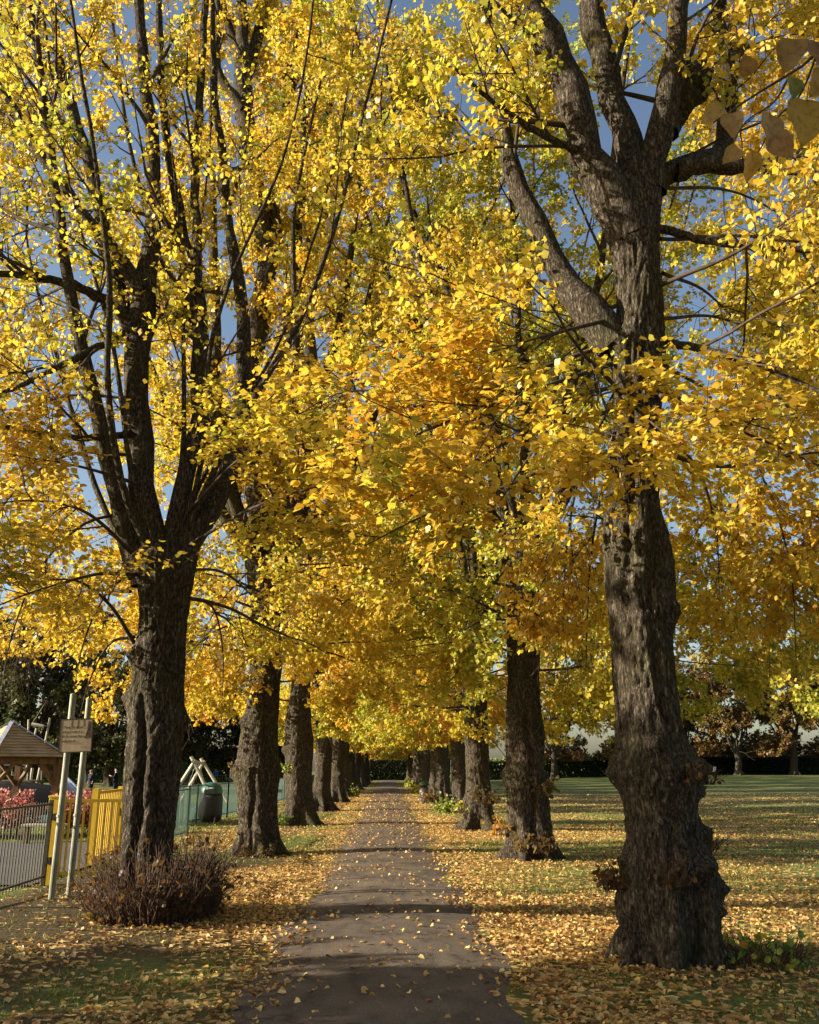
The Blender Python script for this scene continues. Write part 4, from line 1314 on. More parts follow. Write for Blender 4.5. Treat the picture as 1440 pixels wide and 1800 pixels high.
for k, (c, nm) in enumerate((((0.62, 0.42, 0.08), 'yellow'), ((0.58, 0.46, 0.20), 'pale'), ((0.46, 0.25, 0.06), 'orange'), ((0.27, 0.13, 0.045), 'brown'), ((0.64, 0.45, 0.06), 'yellow'), ((0.50, 0.38, 0.17), 'pale'))):
    LEAFKINDS.append((heart_leaf('fallen_leaf', 1.0, c, M['litter'], rng.uniform(0.1, 0.5), rng.uniform(-0.1, 0.4), 300 + k, 0.4), nm))
for q in near:
    x, y = lx[q], ly[q]
    mk, nm = LEAFKINDS[rs.integers(0, len(LEAFKINDS))]
    o = link('fallen_leaf', mk)
    s_ = rs.uniform(0.045, 0.08)
    o.scale = (s_, s_, s_)
    onp = abs(x) < 1.0
    o.location = (x, y, float(surf(np.array([x]), np.array([y]))[0]) + 0.004)
    o.rotation_euler = (rs.normal() * 0.12, rs.normal() * 0.12, rs.uniform(0, 6.28))
    where = 'on the dark asphalt path' if onp else ('on the grass by the big burred lime' if x > 0 else 'on the grass before the skirted lime')
    tag(o, 'single %s lime leaf lying %s' % (nm, where), 'leaf', 'single %s fallen leaves %s' % (nm, where))

# grass
xs_, ys_ = [], []
for y in np.arange(5.0, 42, 0.5):
    wdt = 0.55 * y + 1.0
    n = int(560 * min(1.0, (9.0 / y) ** 1.35) * 2 * wdt * 0.5)
    xs_.append(rs.uniform(-wdt, wdt, n)); ys_.append(rs.uniform(y, y + 0.5, n))
bx_, by_ = np.concatenate(xs_), np.concatenate(ys_)
l_, e_ = cover(bx_, by_)
tn = fbm(np.stack([bx_ * 1.6, by_ * 1.6, 0 * bx_], 1), 15, 3)
k = (rs.uniform(size=len(bx_)) < np.clip((1 - e_) * (tn - 0.36) * 3.2, 0, 1)) & (np.abs(bx_) > 1.12) & ((bx_ > -5.3) | (by_ < 13.5) | (by_ > 23))
bx_, by_ = bx_[k], by_[k]
n = len(bx_)
h = rs.uniform(0.02, 0.060, n) * np.maximum(1, by_ / 14) ** 0.4
w = rs.uniform(0.004, 0.009, n) * np.maximum(1, by_ / 10) ** 0.7
a = rs.uniform(0, 6.28, n)
b0 = np.stack([bx_, by_, gz(bx_, by_) - 0.004], 1)
wv = np.stack([np.cos(a), np.sin(a), 0 * a], 1) * w[:, None]
tipv = np.stack([rs.normal(size=n) * 0.5 * h, rs.normal(size=n) * 0.5 * h, h], 1)
gvv = np.stack([b0 - wv, b0 + wv, b0 + tipv], 1).reshape(-1, 3)
gcol = np.array([[0.12, 0.16, 0.03]]) * (1 - rs.uniform(0, 1, (n, 1))) + np.array([[0.24, 0.25, 0.05]]) * rs.uniform(0, 1, (n, 1))
tag(link('grass', mesh_np('grass', gvv, np.arange(n * 3).reshape(-1, 3), M['grass'], False, gcol)), 'short green grass growing between the fallen leaves', 'grass', kind='stuff')
print('grass', n)

# ------------------------------------------------------------------ the notice board on its two poles
pA, pB = onground(90, 1582), onground(121, 1578)
rootS = empty('notice_board', pA)
tA, tB = at(118, 1222, pA[1]), at(148, 1231, pB[1])
for (b_, t_) in ((pA, tA), (pB, tB)):
    mb = MB()
    top = np.array([b_[0] + 0.012, b_[1], t_[2]])
    mb.rod([b_ - pA + np.array([0, 0, -0.12]), top - pA], 0.043, 14)
    pole = mb.build('pole', M['galv'], rootS, smooth_shade=False)
    mc = MB(); mc.lathe([(0.045, 0), (0.045, 0.012), (0.025, 0.022)], 14, top - pA + np.array([0, 0, 0.001])); mc.build('cap', M['galv'], pole)
    mc = MB(); mc.lathe([(0.046, 0), (0.050, 0.004), (0.050, 0.03), (0.046, 0.034)], 14, np.array([b_[0] - pA[0], b_[1] - pA[1], 1.05])); mc.build('clamp', M['galv'], pole)
cA, cB = at(109, 1264, pA[1] - .075), at(159, 1322, pA[1] - .075)
bw, bh = cB[0] - cA[0], cA[2] - cB[2]
cc = (cA + cB) / 2 - pA
rotb = Matrix.Rotation(R(-2.0), 3, 'Y')
mb = MB(); mb.box(cc, (bw, 0.02, bh), rotb)
board = mb.build('board', M['board'], rootS, bevel=0.003)
mf = MB()
for (dx, dz, w_, h_) in ((0, bh / 2, bw + .012, .012), (0, -bh / 2, bw + .012, .012), (-bw / 2, 0, .012, bh - .014), (bw / 2, 0, .012, bh - .014)):
    mf.box(Vector([float(q) for q in cc]) + rotb @ Vector((dx, 0, dz)), (w_, 0.026, h_), rotb)
mf.build('frame', M['frame_dark'], board)


def text_mesh(s, size, mat, name='lettering'):
    cu = bpy.data.curves.new('t', 'FONT')
    cu.body = s; cu.size = size; cu.offset = size * 0.028
    o = bpy.data.objects.new('t', cu); COL.objects.link(o)
    bpy.context.view_layer.update()
    me = bpy.data.meshes.new_from_object(o.evaluated_get(bpy.context.evaluated_depsgraph_get()))
    bpy.data.objects.remove(o, do_unlink=True)
    me.materials.clear(); me.materials.append(mat)
    me.name = name
    return me


def put_text(s, size, u, v, mat, wmax=None, name='lettering'):
    me = text_mesh(s, size, mat)
    co = np.empty(len(me.vertices) * 3, np.float32); me.vertices.foreach_get('co', co); co = co.reshape(-1, 3)
    sx = 1.0
    if wmax:
        sx = wmax / max(1e-6, co[:, 0].max())
    out = []
    for c in co:
        p = Vector([float(q) for q in cc]) + rotb @ Vector((u + c[0] * sx, -0.0135, v + c[1]))
        out.append(p)
    me.vertices.foreach_set('co', np.array([list(p) for p in out], np.float32).ravel())
    me.update()
    return link(name, me, board)


u0 = -bw / 2 + 0.045
for k, (s, wd) in enumerate((('This area is can out', 0.62), ('and user removed in', 0.60), ('the Greenmount Days is', 0.68), ('authority off', 0.43))):
    put_text(s, 0.047, u0 - 0.004 * k, bh / 2 - 0.125 - 0.062 * k, M['ink'], bw * wd)
put_text('council parks', 0.02, u0 + 0.06, -bh / 2 + 0.115, M['faint_ink'], bw * 0.42)
put_text('byelaw', 0.02, u0 + 0.26, -bh / 2 + 0.06, M['faint_ink'], bw * 0.18)
me_ = MB()
ex, ez = bw / 2 - 0.055, bh / 2 - 0.17
def eb(x0, z0, x1, z1, w_):
    me_.bar(Vector([float(q) for q in cc]) + rotb @ Vector((ex + x0, -0.0125, ez + z0)), Vector([float(q) for q in cc]) + rotb @ Vector((ex + x1, -0.0125, ez + z1)), w_, 0.003, (0, 1, 0))
eb(0.01, 0.10, 0.012, 0.135, 0.030); eb(0.008, 0.02, 0.01, 0.10, 0.040); eb(0.0, 0.03, -0.028, -0.085, 0.016); eb(0.012, 0.03, 0.026, -0.09, 0.016); eb(-0.028, -0.085, -0.045, -0.085, 0.014); eb(0.02, -0.03, -0.016, -0.03, 0.010)
me_.build('emblem', M['ink'], board)
for k_ in range(3):
    ms = MB(); ms.bar(Vector([float(q) for q in cc]) + rotb @ Vector((-0.07 + .085 * k_, -0.0112, bh / 2 - 0.012)), Vector([float(q) for q in cc]) + rotb @ Vector((-0.07 + .085 * k_, -0.0112, bh / 2 - 0.10 - .03 * (k_ == 1))), 0.008, 0.002, (0, 1, 0))
    ms.build('rust_streak', M['faint_ink'], board)
tag(rootS, 'weathered tan notice board on two tall galvanised poles beside the yellow gate', 'sign')

# ------------------------------------------------------------------ railings and gates along the playground
XF = -5.15


def railing(name, pts, mat, label, bar_step=0.105, top=1.20, single_bars=True, post_step=2.4, bar_r=0.008, group='playground railings'):
    root = empty(name, (pts[0][0], pts[0][1], 0))
    o0 = np.array([pts[0][0], pts[0][1], 0])
    tmpl = None
    allb = MB()
    for (a, b) in zip(pts[:-1], pts[1:]):
        a, b = np.array([a[0], a[1], 0.0]), np.array([b[0], b[1], 0.0])
        L = np.linalg.norm(b - a); d = (b - a) / L
        for z, hh in ((top - 0.03, 0.028), (0.14, 0.028)):
            MB().bar(a - o0 + np.array([0, 0, z]), b - o0 + np.array([0, 0, z]), 0.04, hh).build('rail', mat, root)
        npost = max(1, int(round(L / post_step)))
        for q in range(npost + 1):
            p = a + d * L * q / npost - o0
            MB().bar(p + np.array([0, 0, -0.1]), p + np.array([0, 0, top + 0.03]), 0.055).build('post', mat, root)
        nb = int(L / bar_step)
        for q in range(1, nb):
            p = a + d * L * q / nb - o0
            if single_bars:
                if tmpl is None:
                    mt = MB(); mt.rod([(0, 0, 0.07), (0, 0, top + 0.0)], bar_r, 6)
                    ob = mt.build('bar', mat, root); tmpl = ob.data
                    ob.location = p
                else:
                    ob = link('bar', tmpl, root, p)
            else:
                allb.rod([p + np.array([0, 0, 0.07]), p + np.array([0, 0, top])], bar_r, 4)
    if not single_bars:
        tag(allb.build('bars', mat, root), kind='stuff')
    tag(root, label, 'railing', group)
    return root


railing('railing', [(XF + .03, 9.6), (XF, 14.35)], M['steel_dark'], 'thin dark railing ending at the tall yellow gate post', 0.105)
railing('railing', [(XF - .3, 19.25), (XF, 22.3)], M['steel_dark'], 'dark railing behind the skirted lime, holding the wooden notice', 0.12, group='playground railings')
railing('railing', [(XF, 22.35), (XF + .02, 24.1)], M['steel_green'], 'short green railing panel ending at a stout green post beside the skirted lime', 0.09)
railing('railing', [(-6.1, 27.2), (-5.75, 33.5), (-5.5, 43.5)], M['steel_green'], 'long green railing running past the domed bin behind the limes', 0.11, single_bars=False, post_step=1.9)
railing('railing', [(-5.5, 46.2), (-5.5, 80)], M['steel_green'], 'green railing beyond the far yellow gate', 0.14, single_bars=False, post_step=3.0)
railing('railing', [(-40, 68), (-7, 70)], M['steel_green'], 'thin railing across the grass behind the two people', 0.16, single_bars=False, post_step=3.0)


def gate(name, a, b, label, bars=9, z1=1.24, z0=0.16, thick=0.05, mat='yellow', frame=0.07):
    a, b = np.array([a[0], a[1], 0.0]), np.array([b[0], b[1], 0.0])
    root = empty(name, a)
    d = b - a
    MB().bar((0, 0, z0 - .08), (0, 0, z1 + .04), frame).build('frame_upright', M[mat], root)
    MB().bar(d + np.array([0, 0, z0 - .08]), d + np.array([0, 0, z1 + .04]), frame).build('frame_upright', M[mat], root)
    u = d / np.linalg.norm(d) * frame * 0.52
    MB().bar(u + np.array([0, 0, z1 - .03]), d - u + np.array([0, 0, z1 - .03]), thick * 0.8, 0.05).build('frame_rail', M[mat], root)
    MB().bar(u + np.array([0, 0, z0]), d - u + np.array([0, 0, z0]), thick * 0.8, 0.05).build('frame_rail', M[mat], root)
    tm = None
    for q in range(1, bars + 1):
        p = d * q / (bars + 1)
        if tm is None:
            m_ = MB(); m_.rod([(0, 0, z0 + .02), (0, 0, z1 - .05)], 0.019, 8)
            o = m_.build('bar', M[mat], root); tm = o.data; o.location = p
        else:
            link('bar', tm, root, p)
    MB().box(d * 0.96 + np.array([0, 0, 0.85]), (0.06, 0.06, 0.14)).build('latch', M['steel_dark'], root)
    tag(root, label, 'gate', 'yellow playground gates')
    return root


rp = empty('gate_post', (XF, 14.5, 0))
MB().box((0, 0, 0.58), (0.15, 0.12, 1.36)).build('shaft', M['yellow'], rp, bevel=0.006)
MB().box((0, 0, 1.275), (0.17, 0.14, 0.03)).build('cap', M['yellow'], rp, bevel=0.004)
for z in (0.35, 0.98):
    MB().box((0.03, -0.075, z), (0.05, 0.06, 0.10)).build('hinge', M['steel_dark'], rp)
tag(rp, 'stout yellow post where the dark railing meets the open gate', 'post')
gate('playground_gate', (XF + .13, 14.52), (XF + 1.28, 14.62), 'open yellow gate leaf standing across behind the notice board poles', 10)
gate('playground_gate', (XF - .10, 16.8), (XF - .28, 19.0), 'bright sunlit yellow gate leaf with close upright bars beside the skirted lime', 14, 1.30, 0.14, 0.06, frame=0.11)
gate('playground_gate', (-5.5, 43.8), (-5.5, 45.9), 'far yellow gate seen between the limes along the green railing', 8)
# small wooden notice fixed on the dark railing
nb0 = empty('wooden_notice', (XF - .02, 19.15, 0.55))
q0, q1 = at(199, 1409, 19.1), at(232, 1443, 19.1)
cn = (q0 + q1) / 2 - np.array([XF - .02, 19.15, 0.55])
for k in range(5):
    zz = cn[2] + (q0[2] - q1[2]) * (0.4 - 0.2 * k)
    MB().box((cn[0], cn[1], zz), (q1[0] - q0[0], 0.03, (q0[2] - q1[2]) * 0.19)).build('plank', M['roof_wood'], nb0)
MB().box((cn[0], cn[1] - .002, q1[2] - 0.55 - 0.04), (q1[0] - q0[0], 0.03, 0.06)).build('strip', M['white'], nb0)
MB().rod([(cn[0] - .10, cn[1] - .016, cn[2] - .12), (cn[0] - .10, cn[1] - .021, cn[2] - .12)], 0.045, 14).build('emblem', M['bin_green'], nb0)
MB().bar((cn[0] - .05 * 0 + cn[0] * 0, cn[1] + .02, -0.6), (cn[0], cn[1] + .02, cn[2]), 0.05).build('post', M['timber'], nb0)
tag(nb0, 'small planked wooden notice with a green dot and white strip, beside the skirted lime', 'sign')

# ------------------------------------------------------------------ red shrubs
def shrub_row(name, x0, x1, y, depth, h, seed, cols, n, label, cat, leaf=(0.05, 0.09), group=None):
    """upright stems with small leaves"""
    rs = np.random.default_rng(seed)
    root = empty(name, ((x0 + x1) / 2, y, 0))
    ns = int((x1 - x0) * depth * 55)
    P = np.empty((ns, 4, 3))
    P[:, 0] = np.stack([rs.uniform(x0, x1, ns) - (x0 + x1) / 2, rs.uniform(-depth / 2, depth / 2, ns), np.zeros(ns)], 1)
    d = norm(np.stack([rs.normal(size=ns) * 0.18, rs.normal(size=ns) * 0.18, np.ones(ns)], 1))
    L = h * rs.uniform(0.6, 1.08, ns)
    for k in range(1, 4):
        d = norm(d + rs.normal(size=(ns, 3)) * 0.1)
        P[:, k] = P[:, k - 1] + d * (L / 3)[:, None]
    v, f = tubes(P, np.linspace(0.008, 0.003, 4)[None].repeat(ns, 0), 3)
    tag(link('stems', mesh_np('stems', v, f, M['shoot'], True), root), kind='stuff')
    i = rs.integers(0, ns, n); t = rs.uniform(0.2, 1, n) ** 0.7
    u = t * 3; j = np.minimum(u.astype(int), 2); ff = (u - j)[:, None]
    pos = P[i, j] * (1 - ff) + P[i, j + 1] * ff + rs.normal(size=(n, 3)) * 0.05
    c = np.array(cols)[rs.integers(0, len(cols), n)] * rs.uniform(0.7, 1.2, (n, 1))
    me = leaves_mesh('foliage', pos, rs.normal(size=(n, 3)) + np.array([0, 0, .3]), rs.normal(size=(n, 3)) + np.array([-.3, -.3, .5]), rs.uniform(leaf[0], leaf[1], n), c, LEAF4, LEAF4F, M['leaf'])
    tag(link('foliage', me, root), kind='stuff')
    tag(root, label, cat, group)
    return root


REDS = [(0.36, 0.10, 0.09), (0.44, 0.17, 0.14), (0.28, 0.07, 0.07), (0.42, 0.20, 0.13), (0.22, 0.10, 0.06)]
shrub_row('red_shrub', -12.6, -9.3, 24.2, 1.3, 1.15, 71, REDS, 9000, 'red-leaved shrub bed in front of the shingled play hut', 'shrub', group='red playground shrubs')
shrub_row('red_shrub', -8.9, -7.1, 25.2, 1.2, 1.10, 72, REDS, 6000, 'red-leaved shrub bed seen through the notice board poles and open gate', 'shrub', group='red playground shrubs')
bench = empty('low_bench', at(80, 1432, 22.0) * np.array([1, 1, 0]))
MB().box((0, 0, 0.42), (0.95, 0.35, 0.05)).build('seat', M['pale_wood'], bench, bevel=.004)
for s_ in (-.38, .38):
    MB().box((s_, 0, 0.19), (0.08, 0.28, 0.40)).build('leg', M['timber'], bench)
tag(bench, 'low pale timber bench behind the dark railing', 'bench')

# ------------------------------------------------------------------ the play hut
YH = 30.0
hc = at(14, 1331, YH)
hut = empty('play_hut', (hc[0], hc[1], 0))
apex_z = at(15, 1270, YH)[2]; eave_z = at(29, 1331, YH)[2]
half = 1.82
a0 = math.atan2(-1, 0) + math.asin(14 / 96.0)
cor = [Vector((math.cos(a0 + k * math.pi / 2) * half, math.sin(a0 + k * math.pi / 2) * half, eave_z)) for k in range(4)]
apx = Vector((0, 0, apex_z))
roof = MB()
for k in range(4):
    roof.add([cor[k] * 0.985, cor[(k + 1) % 4] * 0.985, apx - Vector((0, 0, .04))], [(0, 1, 2)])
roof.add([c * 0.985 for c in cor], [(3, 2, 1, 0)])
roof_o = roof.build('roof', M['timber'], hut)
NCO = 12
for k in range(4):
    A, B = cor[k], cor[(k + 1) % 4]
    for q in range(NCO):
        t0, t1 = q / NCO, min(1.0, (q + 1.12) / NCO)
        nrm3 = (B - A).cross(apx - A).normalized()
        up0, up1 = 0.034, 0.006
        a_, b_ = A.lerp(apx, t0), B.lerp(apx, t0)
        c_, d_ = B.lerp(apx, t1), A.lerp(apx, t1)
        lo = [a_ + nrm3 * up0, b_ + nrm3 * up0, c_ + nrm3 * up1, d_ + nrm3 * up1, a_ + nrm3 * (up0 - .03), b_ + nrm3 * (up0 - .03)]
        MB().add(lo, [(0, 1, 2, 3), (4, 5, 1, 0)]).build('roof_board', M['roof_wood'], roof_o)
    MB().bar(A * 1.012 + Vector((0, 0, .03)), apx + Vector((0, 0, .05)), 0.13, 0.03).build('ridge_flashing', M['lead'], roof_o)
for k in range(4):
    c = cor[k] * 0.86
    post = MB().bar((c.x, c.y, -0.1), (c.x, c.y, eave_z - 0.05), 0.19).build('post', M['timber'], hut)
    n_ = cor[(k + 1) % 4] * 0.86
    MB().bar(Vector((c.x, c.y, eave_z - 0.12)).lerp(Vector((n_.x, n_.y, eave_z - .12)), .06), Vector((c.x, c.y, eave_z - 0.12)).lerp(Vector((n_.x, n_.y, eave_z - .12)), .94), 0.12, 0.20).build('beam', M['timber'], hut)
    dv = (n_ - c); dv.z = 0
    for (p, s_) in ((c, 1), (n_, -1)):
        MB().bar((p.x, p.y, eave_z - 0.95), (p.x + s_ * dv.x * 0.30, p.y + s_ * dv.y * 0.30, eave_z - 0.22), 0.10).build('brace', M['timber'], hut)
MB().box((0, 0, 0.42), (1.3, 1.3, 0.06)).build('deck', M['timber'], hut)
tag(hut, 'small timber play hut with board-clad pyramid roof and grey ridge flashings', 'hut')

# mound, slide, climbing frame and masts behind it
def ground_at(x, y, Y):
    p = at(x, y, Y); return np.array([p[0], p[1], 0.0])


mc_ = ground_at(15, 1400, 37.0)
vs, fs = [], []
for i in range(9):
    r_ = 4.2 * i / 8
    for k in range(28):
        a = 2 * math.pi * k / 28
        vs.append((r_ * math.cos(a) * 1.0, r_ * 0.7 * math.sin(a), 1.15 * math.cos(min(1, i / 8) * math.pi / 2) ** 0.8 * (1 + .04 * math.sin(3 * a)) - (0.05 if i == 8 else 0)))
for i in range(8):
    for k in range(28):
        a, b = i * 28 + k, i * 28 + (k + 1) % 28
        fs.append((a, b, b + 28, a + 28))
md_ = MB().add(vs, fs).build('play_mound', M['rubber'], None, mc_, True)
tag(md_, 'low dark rubber mound behind the play hut', 'mound')
sl0, sl1 = at(106, 1372, 38.5), at(134, 1402, 36.5)
slr = empty('slide', (sl1[0], sl1[1], 0))
o_ = np.array([sl1[0], sl1[1], 0])
MB().bar(sl0 - o_, sl1 - o_ + np.array([0, 0, 0.0]), 0.55, 0.04).build('chute', M['slide'], slr)
for s_ in (-.29, .29):
    MB().bar(sl0 - o_ + np.array([s_ * .6, s_, .06]), sl1 - o_ + np.array([s_ * .6, s_, .06]), 0.05, 0.18).build('side', M['slide'], slr)
MB().bar((0, 0, 0), (0, 0, sl1[2]), 0.3, 0.1).build('foot', M['slide'], slr)
MB().bar((sl0[0] - o_[0], sl0[1] - o_[1], 0), (sl0[0] - o_[0], sl0[1] - o_[1], sl0[2]), 0.4, 0.1).build('foot', M['timber'], slr)
tag(slr, 'dark steel slide running down between the notice board poles', 'slide')
# climbing frame
cf = ground_at(12, 1400, 41.0)
cfr = empty('climbing_frame', cf)
for k, (x, y) in enumerate(((-1.3, -.8), (1.2, -.8), (-1.3, .9), (1.2, .9))):
    MB().rod([(x, y, -.1), (x * 0.9, y * .9, 2.25)], 0.07, 8).build('post', M['steel_dark'], cfr)
MB().box((0, 0, 1.15), (2.5, 1.7, 0.07)).build('platform', M['timber'], cfr)
MB().box((0.1, -.82, 1.95), (2.1, 0.05, 0.30)).build('panel', M['slide'], cfr)
for k in range(5):
    MB().rod([(-1.2 + .55 * k, -0.85, 0.1), (-1.1 + .5 * k, -0.75, 1.9)], 0.018, 6).build('rope_ladder', M['rope'], cfr)
for k in range(3):
    MB().rod([(-1.25, -.86 + .03 * k, .5 + .45 * k), (1.2, -.84 + .03 * k, .5 + .45 * k)], 0.018, 6).build('rope_rung', M['rope'], cfr)
tag(cfr, 'dark climbing frame with rope rungs seen through the play hut', 'climbing frame')
# masts with a pale log between them
YM = 43.0
mb0 = ground_at(70, 1400, YM)
mr = empty('timber_mast_frame', mb0)
def mast(x0, y0, x1, y1, r_, nm='mast', mat='pale_wood', YY=YM, foot=True):
    p1 = at(x1, y1, YY) - mb0
    p0 = at(x0, y0, YY) - mb0
    if foot:
        t = p0[2] / max(0.05, (p1[2] - p0[2]))
        p0 = p0 + (p0 - p1) * t
        p0[2] = -0.05
    MB().rod([p0, (p0 + p1) / 2 + np.array([.02, 0, 0]), p1], [r_, r_ * .95, r_ * .8], 8).build(nm, M[mat], mr)
mast(49, 1300, 50, 1265, 0.05); mast(59, 1300, 64, 1280, 0.06); mast(80, 1300, 88, 1262, 0.06); mast(52, 1380, 57, 1350, 0.08)
mast(56, 1273, 77, 1277, 0.085, 'cross_log', 'pale_wood', YM - .1, False)
mast(76, 1276, 84, 1277, 0.04, 'clamp', 'steel_dark', YM - .1, False)
mast(57, 1271, 92, 1214, 0.014, 'rope', 'rope', YM - .1, False)
tag(mr, 'leaning pale timber masts with a short cross log above the play hut roof', 'climbing frame')
# slim leaning post by the people
lp = ground_at(147, 1401, 52.0)
MB().rod([(0, 0, -.05), at(149, 1365, 52.0) - lp, at(146, 1335, 52.0) - lp], [.10, .09, .06], 8).build('leaning_post', M['pale_wood'], None, lp)
lpo = bpy.data.objects['leaning_post']
tag(lpo, 'slim crooked timber post standing in the grass beside the woman in the dark coat', 'post')

# ------------------------------------------------------------------ basket swing
sw = empty('basket_swing', ground_at(347, 1400, 46.0))
so = np.array(sw.location)
F1 = [at(307, 1392, 44.6), at(344, 1336, 44.6), at(336, 1330, 44.6), at(368, 1394, 44.6)]
F2 = [at(328, 1390, 48.0), at(360, 1337, 48.0), at(353, 1333, 48.0), at(389, 1390, 48.0)]
for F in (F1, F2):
    for (b_, t_) in ((F[0], F[1]), (F[3], F[2])):
        b2 = b_.copy(); k = b2[2] / (t_[2] - b2[2]); b2 = b2 + (b2 - t_) * k; b2[2] = -.05
        MB().rod([b2 - so, t_ - so], 0.085, 9).build('leg', M['pale_wood'], sw)
ap1, ap2 = at(340, 1339, 44.6) - so, at(356, 1342, 48.0) - so
MB().rod([ap1 + (ap1 - ap2) * .05, ap2 + (ap2 - ap1) * .05], 0.08, 10).build('beam', M['pale_wood'], sw)
bc = (ap1 + ap2) / 2; bc[2] = 0.62
bas = MB(); bas.lathe([(0.38, 0.0), (0.55, 0.02), (0.60, 0.06), (0.58, 0.11), (0.52, 0.09), (0.36, 0.05)], 20, bc)
bas.build('basket', M['rubber'], sw, smooth_shade=True)
for k in range(4):
    a = math.pi / 4 + k * math.pi / 2
    tpt = ap1 * 0.65 + ap2 * .35 if math.sin(a) < 0 else ap1 * .35 + ap2 * .65
    MB().rod([bc + np.array([math.cos(a) * .56, math.sin(a) * .56, .08]), tpt], 0.014, 6).build('chain', M['steel_dark'], sw)
tag(sw, 'pale timber A-frame basket swing beyond the green railing', 'swing')

# ------------------------------------------------------------------ litter bins
b1 = empty('litter_bin', ground_at(369, 1440, 30.5) + np.array([0, 0, 0.03]))
bb = MB(); bb.lathe([(0.30, 0.0), (0.36, 0.04), (0.38, 0.25), (0.38, 0.78), (0.34, 0.84)], 22); bb.build('body', M['bin_dark'], b1, smooth_shade=True)
dm = MB(); dm.lathe([(0.355, 0.84), (0.36, 0.90), (0.345, 1.02), (0.29, 1.12), (0.19, 1.19), (0.06, 1.22)], 22); dmo = dm.build('dome_lid', M['bin_green'], b1, smooth_shade=True)
MB().box((0, -.335, 0.93), (0.36, 0.06, 0.13)).build('mouth', M['bin_dark'], dmo)
ar = MB()
for (x0, x1, z0, z1) in ((-.14, .15, 1.03, 1.055),):
    ar.box((0.03, -.335, 1.045), (0.20, 0.015, 0.035), Matrix.Rotation(R(-12), 3, 'X'))
ar.add([(-.15, -.345, 1.045), (-.06, -.345, 1.095), (-.06, -.345, .995), (-.15, -.332, 1.045), (-.06, -.325, 1.095), (-.06, -.330, .995)], [(0, 2, 1), (0, 1, 4, 3), (1, 2, 5, 4), (2, 0, 3, 5)])
ar.build('arrow', M['white'], dmo)
tag(b1, 'dark litter bin with green domed lid and white arrow behind the green railing', 'bin')
b2 = empty('litter_bin', onground(746, 1412))
bb = MB(); bb.lathe([(0.235, 0.0), (0.245, 0.02), (0.245, 0.72), (0.23, 0.74)], 22); bb.build('body', M['bin_body'], b2, smooth_shade=True)
for z in (0.05, 0.38, 0.70):
    bn = MB(); bn.lathe([(0.247, z - .012), (0.253, z - .010), (0.253, z + .010), (0.247, z + .012)], 22); bn.build('band', M['steel_dark'], b2)
for k in range(4):
    a = k * math.pi / 2 + .4
    MB().bar((math.cos(a) * .21, math.sin(a) * .21, .73), (math.cos(a) * .21, math.sin(a) * .21, .88), 0.03).build('lid_support', M['steel_dark'], b2)
dm = MB(); dm.lathe([(0.26, 0.86), (0.27, 0.88), (0.265, 0.94), (0.22, 1.01), (0.12, 1.05), (0.03, 1.06)], 22); dm.build('lid', M['bin_green'], b2, smooth_shade=True)
tag(b2, 'round steel litter bin with green lid standing against a lime on the lawn side', 'bin')
w0 = empty('litter_bin', (at(1256, 1363, 118.0)[0], 118.0, float(gz(np.array([at(1256, 1363, 118.0)[0]]), np.array([118.0]))[0])))
bb = MB(); bb.lathe([(0.06, 0.0), (0.06, 0.5), (0.2, 0.52), (0.33, 1.1), (0.34, 1.14)], 14); bb.build('basket', M['white'], w0)
bb = MB(); bb.lathe([(0.35, 1.13), (0.37, 1.15), (0.35, 1.18)], 14); bb.build('rim', M['steel_dark'], w0)
tag(w0, 'small white flared bin on a stem at the far edge of the lawn', 'bin')

# ------------------------------------------------------------------ people
def skin_body(name, verts, edges, mat, parent, sub=2):
    me = bpy.data.meshes.new(name)
    me.from_pydata([v[:3] for v in verts], edges, [])
    o = bpy.data.objects.new(name, me); COL.objects.link(o)
    m = o.modifiers.new('skin', 'SKIN'); m.use_smooth_shade = True
    s_ = o.modifiers.new('sub', 'SUBSURF'); s_.levels = s_.render_levels = sub
    for i, v in enumerate(verts):
        sv = me.skin_vertices[0].data[i]
        r_ = v[3]
        sv.radius = (r_, r_) if not hasattr(r_, '__len__') else r_
        sv.use_root = (i == 0)
    bpy.context.view_layer.update()
    dg = bpy.context.evaluated_depsgraph_get()
    me2 = bpy.data.meshes.new_from_object(o.evaluated_get(dg))
    bpy.data.objects.remove(o, do_unlink=True)
    me2.name = name
    me2.materials.clear(); me2.materials.append(mat)
    return link(name, me2, parent)


def cloth(name, c):
    return simple_mat(name, tuple(q * 0.7 for q in c), tuple(q * 1.2 for q in c), 30, 0.85, 0.15)


M['skin'] = simple_mat('skin', (0.42, 0.25, 0.18), (0.52, 0.33, 0.25), 12, 0.55, 0.3)


